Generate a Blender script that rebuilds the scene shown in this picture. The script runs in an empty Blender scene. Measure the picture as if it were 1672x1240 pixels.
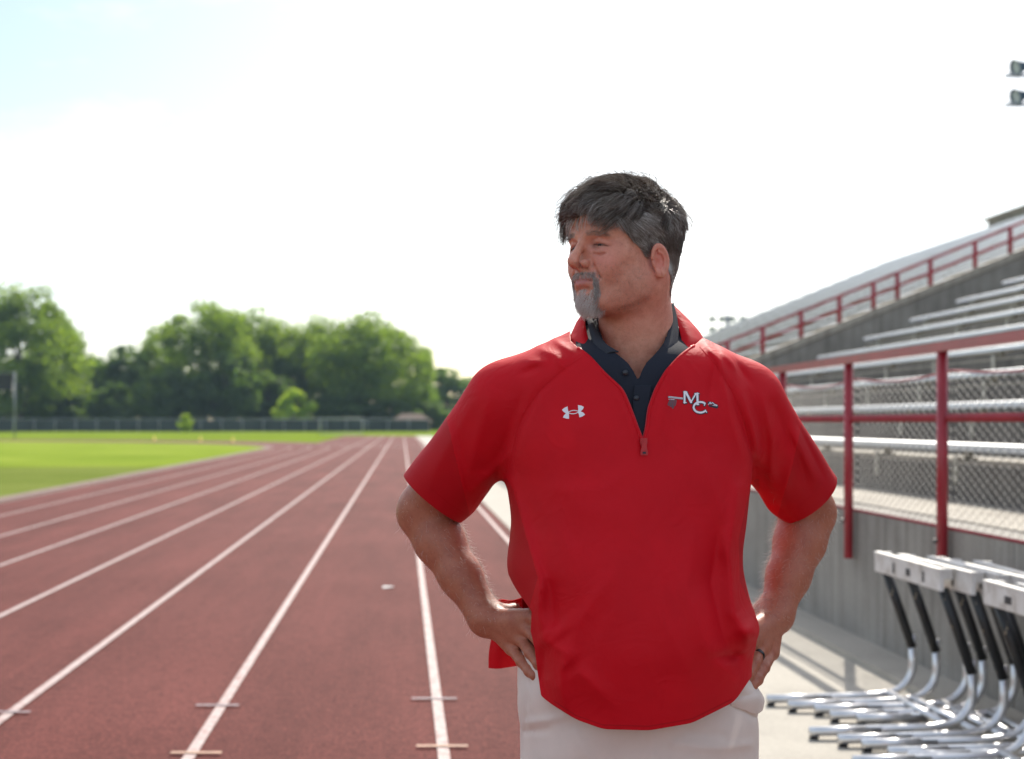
import bpy, math, random
import numpy as np
from mathutils import Vector, Matrix, Quaternion
R = math.radians
scene = bpy.context.scene
COL = scene.collection

# ------------------------------------------------------------------ camera
FPX = 2322.0            # focal length in photo pixels (1672 wide), 50 mm lens
VPX, VPY, CAMZ = 657.0, 690.0, 1.45
cd = bpy.data.cameras.new('camera'); cam = bpy.data.objects.new('camera', cd); COL.objects.link(cam)
cam.location = (0, 0, CAMZ); cam.rotation_euler = (R(90), 0, 0)
cd.sensor_width = 36; cd.lens = 50
cd.shift_x = (836 - VPX) / 1672; cd.shift_y = (VPY - 620) / 1672
cd.clip_start = 0.05; cd.clip_end = 6000
cd.dof.use_dof = True; cd.dof.focus_distance = 2.40; cd.dof.aperture_fstop = 4.6
scene.camera = cam

# ------------------------------------------------------------------ world, sun, exposure
TO_SUN = Vector((0.35, 1.14, 1.0)).normalized()
SUN_EL = math.asin(TO_SUN.z); SUN_AZ = math.atan2(TO_SUN.x, TO_SUN.y)
w = bpy.data.worlds.new('World'); scene.world = w; w.use_nodes = True
nt = w.node_tree; nt.nodes.clear()
out = nt.nodes.new('ShaderNodeOutputWorld'); bg = nt.nodes.new('ShaderNodeBackground')
sky = nt.nodes.new('ShaderNodeTexSky'); sky.sky_type = 'NISHITA'; sky.sun_disc = False
sky.sun_elevation = SUN_EL; sky.sun_rotation = SUN_AZ
sky.air_density = 1.0; sky.dust_density = 1.0; sky.ozone_density = 1.0
bg.inputs['Strength'].default_value = 0.11
# thin high cloud veil, bright towards the sun (forward scattering) dimmer at middle angles, raised again behind the camera as added fill
tc = nt.nodes.new('ShaderNodeTexCoord')
mp = nt.nodes.new('ShaderNodeMapping'); mp.inputs['Scale'].default_value = (1.0, 1.0, 2.6)
nz = nt.nodes.new('ShaderNodeTexNoise'); nz.inputs['Scale'].default_value = 2.3; nz.inputs['Detail'].default_value = 7
nz.inputs['Roughness'].default_value = 0.55
mp.inputs['Location'].default_value = (-3.791, -1.673, 1.329)
cr = nt.nodes.new('ShaderNodeValToRGB'); cr.color_ramp.elements[0].position = 0.36; cr.color_ramp.elements[1].position = 0.62
cr.color_ramp.elements[0].color = (0.0, 0.0, 0.0, 1); cr.color_ramp.elements[1].color = (0.8, 0.8, 0.8, 1)
vd = nt.nodes.new('ShaderNodeVectorMath'); vd.operation = 'DOT_PRODUCT'; vd.inputs[1].default_value = TO_SUN
vr = nt.nodes.new('ShaderNodeValToRGB'); e = vr.color_ramp.elements
e[0].position = 0.0; e[0].color = (7.6, 8.1, 8.8, 1); e[1].position = 1.0; e[1].color = (16, 15.5, 14.5, 1)
for q, c in ((0.45, (5.6, 6.0, 6.7)), (0.70, (8.0, 8.4, 8.9))): n_ = e.new(q); n_.color = (*c, 1)
mx = nt.nodes.new('ShaderNodeMix'); mx.data_type = 'RGBA'
nt.links.new(tc.outputs['Generated'], mp.inputs['Vector']); nt.links.new(mp.outputs['Vector'], nz.inputs['Vector'])
nt.links.new(tc.outputs['Generated'], vd.inputs[0]); nt.links.new(vd.outputs['Value'], vr.inputs['Fac'])
nt.links.new(nz.outputs['Fac'], cr.inputs['Fac']); nt.links.new(cr.outputs['Color'], mx.inputs['Factor'])
nt.links.new(sky.outputs['Color'], mx.inputs['A']); nt.links.new(vr.outputs['Color'], mx.inputs['B'])
nt.links.new(mx.outputs['Result'], bg.inputs['Color']); nt.links.new(bg.outputs['Background'], out.inputs['Surface'])
sd = bpy.data.lights.new('sun', 'SUN'); sd.energy = 3.9; sd.angle = R(0.53); sd.color = (1.0, 0.93, 0.82)
sun = bpy.data.objects.new('sun', sd); COL.objects.link(sun)
sun.rotation_mode = 'QUATERNION'; sun.rotation_quaternion = TO_SUN.to_track_quat('Z', 'Y')
scene.view_settings.view_transform = 'Standard'; scene.view_settings.look = 'None'
scene.view_settings.gamma = 1; scene.view_settings.use_curve_mapping = False
scene.view_settings.exposure = 0.62
scene.render.engine = 'CYCLES'
scene.cycles.use_denoising = True; scene.cycles.use_adaptive_sampling = False
scene.cycles.max_bounces = 8; scene.cycles.transparent_max_bounces = 8
scene.cycles.sample_clamp_indirect = 8

# ------------------------------------------------------------------ helpers
def tag(o, label=None, cat=None, group=None, kind=None):
    if label: o['label'] = label
    if cat: o['category'] = cat
    if group: o['group'] = group
    if kind: o['kind'] = kind
    return o
def empty(name, loc=(0, 0, 0), rz=0, label=None, cat=None, group=None):
    o = bpy.data.objects.new(name, None); COL.objects.link(o); o.location = loc; o.rotation_euler = (0, 0, rz)
    o.empty_display_size = 0.1
    return tag(o, label, cat, group)
def link_mesh(name, me, parent=None):
    o = bpy.data.objects.new(name, me); COL.objects.link(o)
    if parent: o.parent = parent
    return o
def mesh_np(name, v, f, mat=None, smooth=False):
    v = np.asarray(v, dtype=np.float32).reshape(-1, 3); f = np.asarray(f, dtype=np.int32)
    me = bpy.data.meshes.new(name)
    n, k = f.shape
    me.vertices.add(len(v)); me.vertices.foreach_set('co', v.ravel())
    me.loops.add(n * k); me.loops.foreach_set('vertex_index', f.ravel())
    me.polygons.add(n); me.polygons.foreach_set('loop_start', np.arange(0, n * k, k, dtype=np.int32))
    me.polygons.foreach_set('use_smooth', np.full(n, bool(smooth)))
    me.update(calc_edges=True)
    if mat: me.materials.append(mat)
    return me
def obj_np(name, v, f, mat=None, parent=None, smooth=False):
    return link_mesh(name, mesh_np(name, v, f, mat, smooth), parent)
def copy_tree(o, parent=None):
    c = o.copy(); COL.objects.link(c)
    if parent: c.parent = parent
    for ch in list(o.children): copy_tree(ch, c)
    return c
class MB:
    """collects simple shapes as one mesh"""
    def __init__(s): s.v = []; s.f = []
    def add(s, vs, fs):
        b = len(s.v); s.v += [tuple(p) for p in vs]; s.f += [tuple(i + b for i in q) for q in fs]; return s
    def box(s, c, d, rot=None):
        x, y, z = d[0] / 2, d[1] / 2, d[2] / 2
        vs = [Vector(p) for p in ((-x,-y,-z),(x,-y,-z),(x,y,-z),(-x,y,-z),(-x,-y,z),(x,-y,z),(x,y,z),(-x,y,z))]
        if rot is not None: vs = [rot @ p for p in vs]
        vs = [p + Vector(c) for p in vs]
        return s.add(vs, ((0,3,2,1),(4,5,6,7),(0,1,5,4),(1,2,6,5),(2,3,7,6),(3,0,4,7)))
    def prism(s, prof, axis, a, b):
        """closed profile (u,v) extruded along an axis from a to b; axis 'y': (x,z), 'x': (y,z), 'z': (x,y)"""
        def P(u, v, t): return {'y': (u, t, v), 'x': (t, u, v), 'z': (u, v, t)}[axis]
        n = len(prof); vs = [P(u, v, a) for u, v in prof] + [P(u, v, b) for u, v in prof]
        fs = [(i, (i + 1) % n, n + (i + 1) % n, n + i) for i in range(n)] + [tuple(range(n))[::-1], tuple(range(n, 2 * n))]
        return s.add(vs, fs)
    def tube(s, pts, r, n=8, cap=True):
        pts = [Vector(p) for p in pts]; rs = r if hasattr(r, '__len__') else [r] * len(pts)
        b = len(s.v); up = None
        for i, p in enumerate(pts):
            t = (pts[min(i + 1, len(pts) - 1)] - pts[max(i - 1, 0)]).normalized()
            if up is None:
                up = Vector((0, 0, 1)) if abs(t.z) < 0.9 else Vector((1, 0, 0))
            sd_ = t.cross(up).normalized(); up = sd_.cross(t).normalized()
            for k in range(n):
                a = 2 * math.pi * k / n
                s.v.append(tuple(p + (sd_ * math.cos(a) + up * math.sin(a)) * rs[i]))
        for i in range(len(pts) - 1):
            for k in range(n):
                k2 = (k + 1) % n
                s.f.append((b + i*n + k, b + i*n + k2, b + (i+1)*n + k2, b + (i+1)*n + k))
        if cap:
            s.f.append(tuple(b + k for k in range(n))[::-1]); e = b + (len(pts) - 1) * n
            s.f.append(tuple(e + k for k in range(n)))
        return s
    def mesh(s, name, mat=None, smooth=False, bevel=0):
        me = bpy.data.meshes.new(name); me.from_pydata(s.v, [], s.f); me.update()
        if smooth: me.polygons.foreach_set('use_smooth', [True] * len(me.polygons))
        if mat: me.materials.append(mat)
        return me
    def build(s, name, mat=None, parent=None, smooth=False):
        return link_mesh(name, s.mesh(name, mat, smooth), parent)

# ------------------------------------------------------------------ materials
def new_mat(name):
    m = bpy.data.materials.new(name); m.use_nodes = True
    return m, m.node_tree, m.node_tree.nodes['Principled BSDF']
def ramp(nt, fac, stops):
    r = nt.nodes.new('ShaderNodeValToRGB'); e = r.color_ramp.elements
    while len(e) < len(stops): e.new(0.5)
    for q, (p, c) in zip(e, stops): q.position = p; q.color = (*c, 1)
    nt.links.new(fac, r.inputs['Fac']); return r.outputs['Color']
def noise(nt, scale, detail=4, rough=0.55, coord='Object', mscale=(1, 1, 1), dist=0.0):
    t = nt.nodes.new('ShaderNodeTexCoord'); m = nt.nodes.new('ShaderNodeMapping'); m.inputs['Scale'].default_value = mscale
    n = nt.nodes.new('ShaderNodeTexNoise'); n.inputs['Scale'].default_value = scale
    n.inputs['Detail'].default_value = detail; n.inputs['Roughness'].default_value = rough; n.inputs['Distortion'].default_value = dist
    nt.links.new(t.outputs[coord], m.inputs['Vector']); nt.links.new(m.outputs['Vector'], n.inputs['Vector'])
    return n.outputs['Fac']
def mixc(nt, fac, a, b, mode='MIX'):
    m = nt.nodes.new('ShaderNodeMix'); m.data_type = 'RGBA'; m.blend_type = mode
    if isinstance(fac, (int, float)): m.inputs['Factor'].default_value = fac
    else: nt.links.new(fac, m.inputs['Factor'])
    for s, q in (('A', a), ('B', b)):
        if isinstance(q, tuple): m.inputs[s].default_value = (*q, 1)
        else: nt.links.new(q, m.inputs[s])
    return m.outputs['Result']
def bump(nt, bs, height, strength=0.3, dist=0.01):
    b = nt.nodes.new('ShaderNodeBump'); b.inputs['Strength'].default_value = strength; b.inputs['Distance'].default_value = dist
    nt.links.new(height, b.inputs['Height']); nt.links.new(b.outputs['Normal'], bs.inputs['Normal'])
def simple_mat(name, col, rough=0.5, metal=0.0, var=0.15, scale=8.0, bmp=0.0, coord='Object', mscale=(1, 1, 1)):
    m, nt, bs = new_mat(name)
    n = noise(nt, scale, 5, 0.6, coord, mscale)
    lo = tuple(c * (1 - var) for c in col); hi = tuple(min(1, c * (1 + var)) for c in col)
    nt.links.new(ramp(nt, n, [(0.3, lo), (0.7, hi)]), bs.inputs['Base Color'])
    bs.inputs['Roughness'].default_value = rough; bs.inputs['Metallic'].default_value = metal
    if bmp: bump(nt, bs, noise(nt, scale * 8, 3, 0.6, coord, mscale), bmp)
    return m

# track rubber
m_track, nt, bs = new_mat('track_rubber')
c1 = ramp(nt, noise(nt, 0.35, 6, 0.6), [(0.3, (0.135, 0.040, 0.034)), (0.55, (0.158, 0.049, 0.042)), (0.75, (0.18, 0.058, 0.050))])
c2 = ramp(nt, noise(nt, 55, 3, 0.7), [(0.35, (0.55, 0.55, 0.55)), (0.58, (1.08, 1.04, 1.04)), (0.76, (2.2, 2.0, 1.95))])
c3 = ramp(nt, noise(nt, 1.2, 6, 0.65, mscale=(1.6, 0.18, 1)), [(0.35, (0.80, 0.80, 0.80)), (0.65, (1.12, 1.12, 1.12))])
c4 = ramp(nt, noise(nt, 13, 8, 0.8), [(0.32, (0.66, 0.64, 0.64)), (0.5, (1, 1, 1)), (0.70, (1.30, 1.28, 1.26))])
c3 = mixc(nt, 1.0, c3, c4, 'MULTIPLY')
nt.links.new(mixc(nt, 1.0, mixc(nt, 1.0, c1, c2, 'MULTIPLY'), c3, 'MULTIPLY'), bs.inputs['Base Color'])
bs.inputs['Roughness'].default_value = 0.85; bs.inputs['Specular IOR Level'].default_value = 0.1
bump(nt, bs, noise(nt, 160, 2, 0.7), 0.7, 0.006)
# painted lane lines, worn
m_line, nt, bs = new_mat('line_paint')
wv = ramp(nt, noise(nt, 22, 6, 0.75), [(0.33, (0.24, 0.10, 0.09)), (0.47, (0.40, 0.29, 0.27)), (0.72, (0.54, 0.47, 0.45))])
nt.links.new(wv, bs.inputs['Base Color']); bs.inputs['Roughness'].default_value = 0.7
m_mark_grey = simple_mat('grey_mark_paint', (0.25, 0.21, 0.23), 0.7, var=0.3, scale=25)
m_mark_orange = simple_mat('orange_mark_paint', (0.44, 0.27, 0.18), 0.7, var=0.3, scale=25)
# concrete
def concrete(name, lo, mid, hi, streak=True):
    m, nt, bs = new_mat(name)
    a = ramp(nt, noise(nt, 1.6, 8, 0.65), [(0.25, lo), (0.5, mid), (0.78, hi)])
    if streak:
        s = ramp(nt, noise(nt, 1.0, 6, 0.7, mscale=(9, 9, 0.35)), [(0.32, (0.62, 0.60, 0.58)), (0.55, (1, 1, 1)), (0.8, (1.12, 1.1, 1.06))])
        a = mixc(nt, 1.0, a, s, 'MULTIPLY')
    g = ramp(nt, noise(nt, 45, 4, 0.7), [(0.3, (0.86, 0.86, 0.86)), (0.7, (1.1, 1.1, 1.1))])
    nt.links.new(mixc(nt, 1.0, a, g, 'MULTIPLY'), bs.inputs['Base Color'])
    bs.inputs['Roughness'].default_value = 0.85
    bump(nt, bs, noise(nt, 30, 6, 0.7), 0.35, 0.01)
    return m
m_wall = concrete('board_formed_concrete', (0.20, 0.185, 0.165), (0.29, 0.27, 0.24), (0.38, 0.355, 0.315))
m_apron = concrete('pale_concrete', (0.31, 0.285, 0.245), (0.385, 0.355, 0.305), (0.44, 0.405, 0.35), False)
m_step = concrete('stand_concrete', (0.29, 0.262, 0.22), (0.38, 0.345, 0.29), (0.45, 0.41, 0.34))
m_riser = concrete('stained_riser', (0.075, 0.070, 0.064), (0.13, 0.12, 0.108), (0.19, 0.175, 0.155))  # darker than the step concrete, for the riser faces
m_alu = simple_mat('brushed_aluminium', (0.62, 0.63, 0.65), 0.42, 0.85, 0.12, 3, mscale=(1, 0.05, 1))
m_brk = simple_mat('galvanised_bracket', (0.45, 0.43, 0.38), 0.5, 0.5, 0.15, 6)
m_redpaint = simple_mat('red_enamel', (0.33, 0.022, 0.035), 0.32, 0, 0.18, 5)
m_wire = simple_mat('galvanised_wire', (0.15, 0.145, 0.14), 0.5, 0.4, 0.15, 30)
# grass
def grass_mat(name, a, b, c):
    m, nt, bs = new_mat(name)
    g = ramp(nt, noise(nt, 0.12, 5, 0.6), [(0.3, a), (0.55, b), (0.75, c)])
    h = ramp(nt, noise(nt, 14, 5, 0.75), [(0.3, (0.6, 0.6, 0.55)), (0.7, (1.3, 1.3, 1.2))])
    nt.links.new(mixc(nt, 1.0, g, h, 'MULTIPLY'), bs.inputs['Base Color'])
    bs.inputs['Roughness'].default_value = 0.95; bs.inputs['Specular IOR Level'].default_value = 0.0
    bump(nt, bs, noise(nt, 40, 4, 0.8), 0.8, 0.03)
    return m
m_grass = grass_mat('infield_turf', (0.17, 0.245, 0.035), (0.25, 0.325, 0.052), (0.34, 0.385, 0.09))
m_ground = grass_mat('rough_grass', (0.14, 0.20, 0.026), (0.19, 0.26, 0.034), (0.25, 0.30, 0.055))

def sheet(name, pts, z, mat, kind='structure', parent=None):
    v = [(x, y, z) for x, y in pts]
    me = bpy.data.meshes.new(name); me.from_pydata(v, [], [tuple(range(len(v)))]); me.update(); me.materials.append(mat)
    o = link_mesh(name, me, parent)
    if kind: o['kind'] = kind
    return o

# ------------------------------------------------------------------ ground, track, infield
sheet('ground', [(-1500, -300), (1500, -300), (1500, 3000), (-1500, 3000)], -0.012, m_ground)
XI = -7.35; XO = 1.46; YC = 78.0
def arc(cx, cy, r, a0, a1, n): return [(cx + r * math.cos(a0 + (a1 - a0) * i / n), cy + r * math.sin(a0 + (a1 - a0) * i / n)) for i in range(n + 1)]
RI = 33.0; CX = XI - RI; RO = RI + (XO - XI)
# the oval strip (straight plus bend) and the straight chute running on beyond it
outer = [(XO, -20), (XO, YC)] + arc(CX, YC, RO, 0, R(180), 60)[1:]
inner = [(XI, -20), (XI, YC)] + arc(CX, YC, RI, 0, R(180), 60)[1:]
vv = []; ff = []
for (a, b), (c, d) in zip(outer, inner): vv += [(a, b, 0), (c, d, 0)]
for i in range(len(outer) - 1): ff.append((2*i, 2*i+2, 2*i+3, 2*i+1))
me = bpy.data.meshes.new('running_track'); me.from_pydata(vv, [], ff); me.update(); me.materials.append(m_track)
trk = link_mesh('running_track', me); trk['kind'] = 'structure'
sheet('track_chute', [(XI + 1.2, 76), (XO, 76), (XO, 152), (XI + 1.2, 152)], 0.004, m_track)
sheet('infield', [(XI, -20), (XI, YC)] + arc(CX, YC, RI, 0, R(180), 60)[1:] + [(CX - RI, -20)], 0.004, m_grass)
m_worn = grass_mat('worn_turf', (0.14, 0.185, 0.04), (0.20, 0.24, 0.065), (0.36, 0.36, 0.20))
sheet('turf_edge', [(XI, -20), (XI, 46), (CX - RI, 46), (CX - RI, -20)], 0.008, m_worn)
sheet('turf_seam', [(XI - .4, 45.6), (XI - .4, 46.8), (CX - RI, 46.8), (CX - RI, 45.6)], 0.012, m_ground)
# grey concrete margin along the inside of lane one
mg_o = [(XI + 0.02, -20), (XI + 0.02, YC)] + arc(CX, YC, RI + 0.02, 0, R(180), 60)[1:]
mg_i = [(XI - 0.35, -20), (XI - 0.35, YC)] + arc(CX, YC, RI - 0.35, 0, R(180), 60)[1:]
vv = []; ff = []
for (a, b), (c, d) in zip(mg_o, mg_i): vv += [(a, b, 0.0165), (c, d, 0.0165)]
for i in range(len(mg_o) - 1): ff.append((2*i, 2*i+2, 2*i+3, 2*i+1))
me = bpy.data.meshes.new('track_margin'); me.from_pydata(vv, [], ff); me.update()
m_margin = simple_mat('dusty_margin', (0.19, 0.125, 0.10), 0.9, 0, 0.35, 2)
me.materials.append(m_margin); o = link_mesh('track_margin', me); o['kind'] = 'structure'
# field line painted on the turf
sheet('field_line', [(-45, 33.4), (-10.6, 33.4), (-10.6, 33.55), (-45, 33.55)], 0.0125, simple_mat('field_paint', (0.55, 0.6, 0.5), 0.9, 0, 0.3, 3))
# lane lines: long ones in the straight (running on down the chute), bending ones for the oval
LX = [1.29, 0.18, -0.92, -1.95, -3.0, -4.06, -5.1, -6.2, -7.22]
for i, x in enumerate(LX):
    far = 151.5 if i < 5 else YC
    sheet('lane_line', [(x - 0.026, -20), (x + 0.026, -20), (x + 0.026, far), (x - 0.026, far)], 0.008, m_line)
    rr = x - CX; A = arc(CX, YC, rr + 0.026, 0, R(180), 50); B = arc(CX, YC, rr - 0.026, 0, R(180), 50)
    vv = []; ff = []
    for (a, b), (c, d) in zip(A, B): vv += [(a, b, 0.0125 if i < 5 else 0.008), (c, d, 0.0125 if i < 5 else 0.008)]
    for k in range(len(A) - 1): ff.append((2*k, 2*k+2, 2*k+3, 2*k+1))
    me = bpy.data.meshes.new('bend_line'); me.from_pydata(vv, [], ff); me.update(); me.materials.append(m_line)
    o = link_mesh('bend_line', me); o['kind'] = 'structure'
# short cross marks on the lane lines
def gp(px, py, z=0.0):
    Y = (CAMZ - z) * FPX / (py - VPY); return ((px - VPX) * Y / FPX, Y)
for (px0, px1, py, m) in ((672, 746, 1144, m_mark_grey), (320, 390, 1155, m_mark_grey), (-20, 50, 1166, m_mark_grey),
                          (680, 764, 1222, m_mark_orange), (279, 362, 1233, m_mark_orange)):
    x0, y = gp(px0, py); x1, _ = gp(px1, py)
    sheet('lane_mark', [(x0, y - 0.016), (x1, y - 0.016), (x1, y + 0.016), (x0, y + 0.016)], 0.0125, m)
# scrap of paper on the track
x, y = gp(633, 960)
mb = MB(); q = [(-.045, -.05, .004), (.045, -.045, .012), (.05, .05, .006), (-.04, .05, .010), (0.004, 0.0, .014)]
mb.add(q, ((0, 1, 4), (1, 2, 4), (2, 3, 4), (3, 0, 4)))
mb.add([(a, b, c - .003) for a, b, c in q], ((1, 0, 4), (2, 1, 4), (3, 2, 4), (0, 3, 4)))
o = mb.build('paper_scrap', simple_mat('paper', (0.8, 0.78, 0.76), 0.8, 0, 0.05)); o.location = (x, y, 0.001)
tag(o, 'small crumpled white paper scrap lying on the red track', 'litter')

# concrete apron between the track and the stand
WX = 3.0; WTOP = 0.87
sheet('pavement', [(XO, -20), (WX + 0.1, -20), (WX + 0.1, 152), (XO, 152)], 0.006, m_apron)
mb = MB(); mb.box((WX - 0.14, 40, 0.02), (0.28, 120, 0.05))
o = mb.build('kerb', m_apron); o['kind'] = 'structure'

# ------------------------------------------------------------------ retaining wall
rw = empty('retaining_wall', (WX, 20, 0), 0, 'streaked grey concrete retaining wall under the red fence', 'wall')
def lbuild(mb, name, mat, parent, smooth=False):
    """build from world coordinates under an unrotated parent"""
    o = mb.build(name, mat, parent, smooth); o.location = -Vector(parent.location); return o
y = -4.0; k = 0
while y < 84:
    L = 3.66
    mb = MB(); mb.box((WX + 0.15, y + L/2 - 0.004, (WTOP - 0.01)/2), (0.30, L - 0.010, WTOP - 0.01))
    lbuild(mb, 'wall_panel', m_wall, rw); y += L
# ------------------------------------------------------------------ grandstand
T, RISE, X0 = 0.82, 0.331, 4.10
NR = 27
def grandstand(label, y0, y1, detail_rows):
    g = empty('grandstand', (X0, (y0 + y1)/2, 0), 0, label, 'grandstand')
    # walkway along the front
    mb = MB(); mb.box(((WX + 0.305 + X0)/2, (y0+y1)/2, WTOP - 0.12), (X0 - WX - 0.305, y1 - y0, 0.24)); lbuild(mb, 'walkway', m_step, g)
    far_br = MB()
    for k in range(NR):
        zt = WTOP + 0.30 + k * RISE; xa = X0 + k * T
        mb = MB(); mb.box((xa + (T + 0.1)/2, (y0+y1)/2, zt - 0.30), (T + 0.1, y1 - y0, 0.60 - 0.002 * (k % 2)))
        lbuild(mb, 'step', m_step, g)
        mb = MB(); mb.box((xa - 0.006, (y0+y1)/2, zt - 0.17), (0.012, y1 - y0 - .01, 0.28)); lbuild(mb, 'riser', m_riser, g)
        zs = zt + 0.125; xs = xa + 0.09
        mb = MB()
        prof = [(-.13, 0), (-.125, .045), (-.11, .052), (.11, .052), (.125, .045), (.13, 0), (.115, 0), (.112, .03), (-.112, .03), (-.115, 0)]
        mb.prism([(xs + a, zs - 0.052 + b) for a, b in prof], 'y', y0 + 0.25 + 0.03 * (k % 3), y1 - 0.02)
        seat = lbuild(mb, 'seat', m_alu, g)
        n = int((y1 - y0) / 1.75)
        for j in range(n):
            yy = y1 - 0.7 - j * 1.75
            if k < detail_rows and j < n - 1:
                mb = MB()
                mb.box((xs, yy, zs - 0.040), (0.20, 0.05, 0.022)); mb.box((xs - 0.01, yy, zs - 0.085), (0.045, 0.05, 0.075))
                mb.box((xa - 0.012, yy, zt - 0.07), (0.016, 0.07, 0.20)); mb.box((xs - 0.035, yy, zt + 0.012), (0.16, 0.07, 0.012))
                mb.build('bracket', m_brk, seat)
            else:
                far_br.box((xs, yy, zs - 0.07), (0.05, 0.05, 0.10))
    if far_br.v:
        o = lbuild(far_br, 'seat_brackets', m_brk, g); o['kind'] = 'stuff'
    return g
YE = 25.2
grandstand('near section of concrete grandstand with long aluminium bench rows behind the red fence', -3.0, YE, 9)
grandstand('far section of concrete grandstand beyond the sloping red handrail', 27.2, 76.0, 0)
# flank wall between the sections, sloping, with a pale coping
def slope_z(x): return WTOP + 0.30 + (x - X0) * RISE / T
fw = empty('flank_wall', (X0, 26.8, 0), 0, 'sloping grey concrete flank wall with pale coping between the stand sections', 'wall')
xa, xb = 4.4, X0 + NR * T
mb = MB(); mb.prism([(xa, 0.2), (xb, 0.2), (xb, slope_z(xb) + 0.35), (xa, slope_z(xa) + 0.35)], 'y', 26.55, 26.85)
lbuild(mb, 'wall_face', m_wall, fw)
mb = MB(); mb.prism([(xa - .03, slope_z(xa) + 0.353), (xb, slope_z(xb) + 0.353), (xb, slope_z(xb) + 0.49), (xa - .03, slope_z(xa) + 0.49)], 'y', 26.52, 26.92)
lbuild(mb, 'coping', m_step, fw)
# aisle stairs beside it
st = empty('stairway', (X0, 25.9, 0), 0, 'narrow concrete aisle stairway climbing beside the flank wall', 'stairs')
for k in range(2 * NR):
    mb = MB(); mb.box((X0 + 0.2 + k * T/2 + 0.26, 25.87, WTOP + 0.15 + k * RISE/2 - 0.2), (T/2 + 0.12, 1.3, 0.4)); lbuild(mb, 'tread', m_step, st)
# handrail on the coping
hr = empty('handrail', (X0, 26.72, 0), 0, 'dark red handrail climbing along the sloping flank wall', 'handrail')
def cz(x): return slope_z(x) + 0.49
for dz in (0.50, 0.25):
    mb = MB(); mb.tube([(xa, 26.72, cz(xa) + dz), (xb, 26.72, cz(xb) + dz)], 0.045 if dz > .5 else 0.03, 8); lbuild(mb, 'rail', m_redpaint, hr, True)
x = xa + 0.25; random.seed(4); i = 0
while x < xb:
    mb = MB(); mb.tube([(x, 26.72, cz(x) - 0.02), (x, 26.72, cz(x) + 0.50)], 0.045, 8); lbuild(mb, 'post', m_redpaint, hr, True)
    x += (.62, .84, .66, .72, .72, .64, .45)[i % 7]; i += 1
# block at the head of the stand
pb = empty('press_box', (X0 + NR*T + 1, 50, 0), 0, 'low concrete block on the top corner of the far stand', 'building')
mb = MB(); mb.box((X0 + NR*T + 0.9, 46, slope_z(xb) - .55), (1.6, 36, 1.9)); lbuild(mb, 'wall_block', m_wall, pb)
mb = MB(); mb.box((X0 + NR*T + 0.9, 46, slope_z(xb) + .46), (1.9, 36.3, 0.12)); lbuild(mb, 'roof_slab', m_step, pb)

# ------------------------------------------------------------------ red fence on the retaining wall
fe = empty('chain_link_fence', (WX, 8, 0), 0, 'dark red pipe fence with chain link mesh on the retaining wall', 'fence')
FX = 2.955; PY = [9.42 + 1.635 * i for i in range(-8, 40)]
for yy in PY:
    mb = MB(); mb.tube([(FX, yy, 0.55), (FX, yy, 1.85)], 0.030, 12)
    po = lbuild(mb, 'post', m_redpaint, fe, True)
    if 4 < yy < 20:
        mb = MB()
        mb.tube([(FX - 0.035, yy - 0.005, 0.80), (FX - 0.052, yy - 0.005, 0.80)], 0.014, 8)
        mb.build('bolt', m_wire, po)
ya, yb = PY[0], PY[-1]
mb = MB(); mb.box((FX, (ya+yb)/2, 1.862), (0.062, yb - ya + .1, 0.052)); lbuild(mb, 'top_rail', m_redpaint, fe)
mb = MB(); mb.tube([(FX + 0.03, ya, 1.475), (FX + 0.03, yb, 1.475)], 0.024, 10); lbuild(mb, 'middle_rail', m_redpaint, fe, True)
mb = MB(); mb.tube([(FX + 0.055, ya, 0.868), (FX + 0.055, yb, 0.868)], 0.010, 6); lbuild(mb, 'bottom_wire', m_redpaint, fe, True)
# mesh bays
def zig_bay(y0, y1, zb, zt, x, pitch, r):
    v = []; f = []
    n = int(round((y1 - y0) / pitch)); m = int(round((zt - zb) / pitch)) * 2
    ph = pitch / 2
    for i in range(n):
        pts = []
        for j in range(m + 1):
            yy = y0 + pitch * (i + 0.5) + (ph * 0.99 if (i + j) % 2 else -ph * 0.99)
            pts.append((x + (0.003 if (i + j) % 2 else -0.003), yy, zb + (zt - zb) * j / m))
        b = len(v)
        for p in pts: v += [(p[0] - r, p[1] - r*.6, p[2]), (p[0] + r, p[1] - r*.6, p[2]), (p[0], p[1] + r, p[2])]
        for j in range(m):
            for k in range(3):
                k2 = (k + 1) % 3; f.append((b + 3*j + k, b + 3*j + k2, b + 3*j + 3 + k2, b + 3*j + 3 + k))
    return v, f
for a, b in zip(PY[:-1], PY[1:]):
    if b < 3.5: continue
    if a < 24:
        v, f = zig_bay(a, b, 0.87, 1.72, FX + 0.055, 0.052, 0.0015)
    else:
        v, f = zig_bay(a, b, 0.87, 1.72, FX + 0.055, 0.105, 0.0024)
    o = obj_np('mesh_panel', v, f, m_wire, fe); o.location = -Vector(fe.location); o['kind'] = 'stuff'
mb = MB(); pts = []
for a, b in zip(PY[:-1], PY[1:]):
    for t in (0, .25, .5, .75): pts.append((FX + 0.055, a + (b - a) * t, 1.735 - 0.035 * math.sin(math.pi * t)))
pts.append((FX + .055, PY[-1], 1.735)); mb.tube(pts, 0.007, 6); lbuild(mb, 'top_wire', m_redpaint, fe, True)
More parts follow.
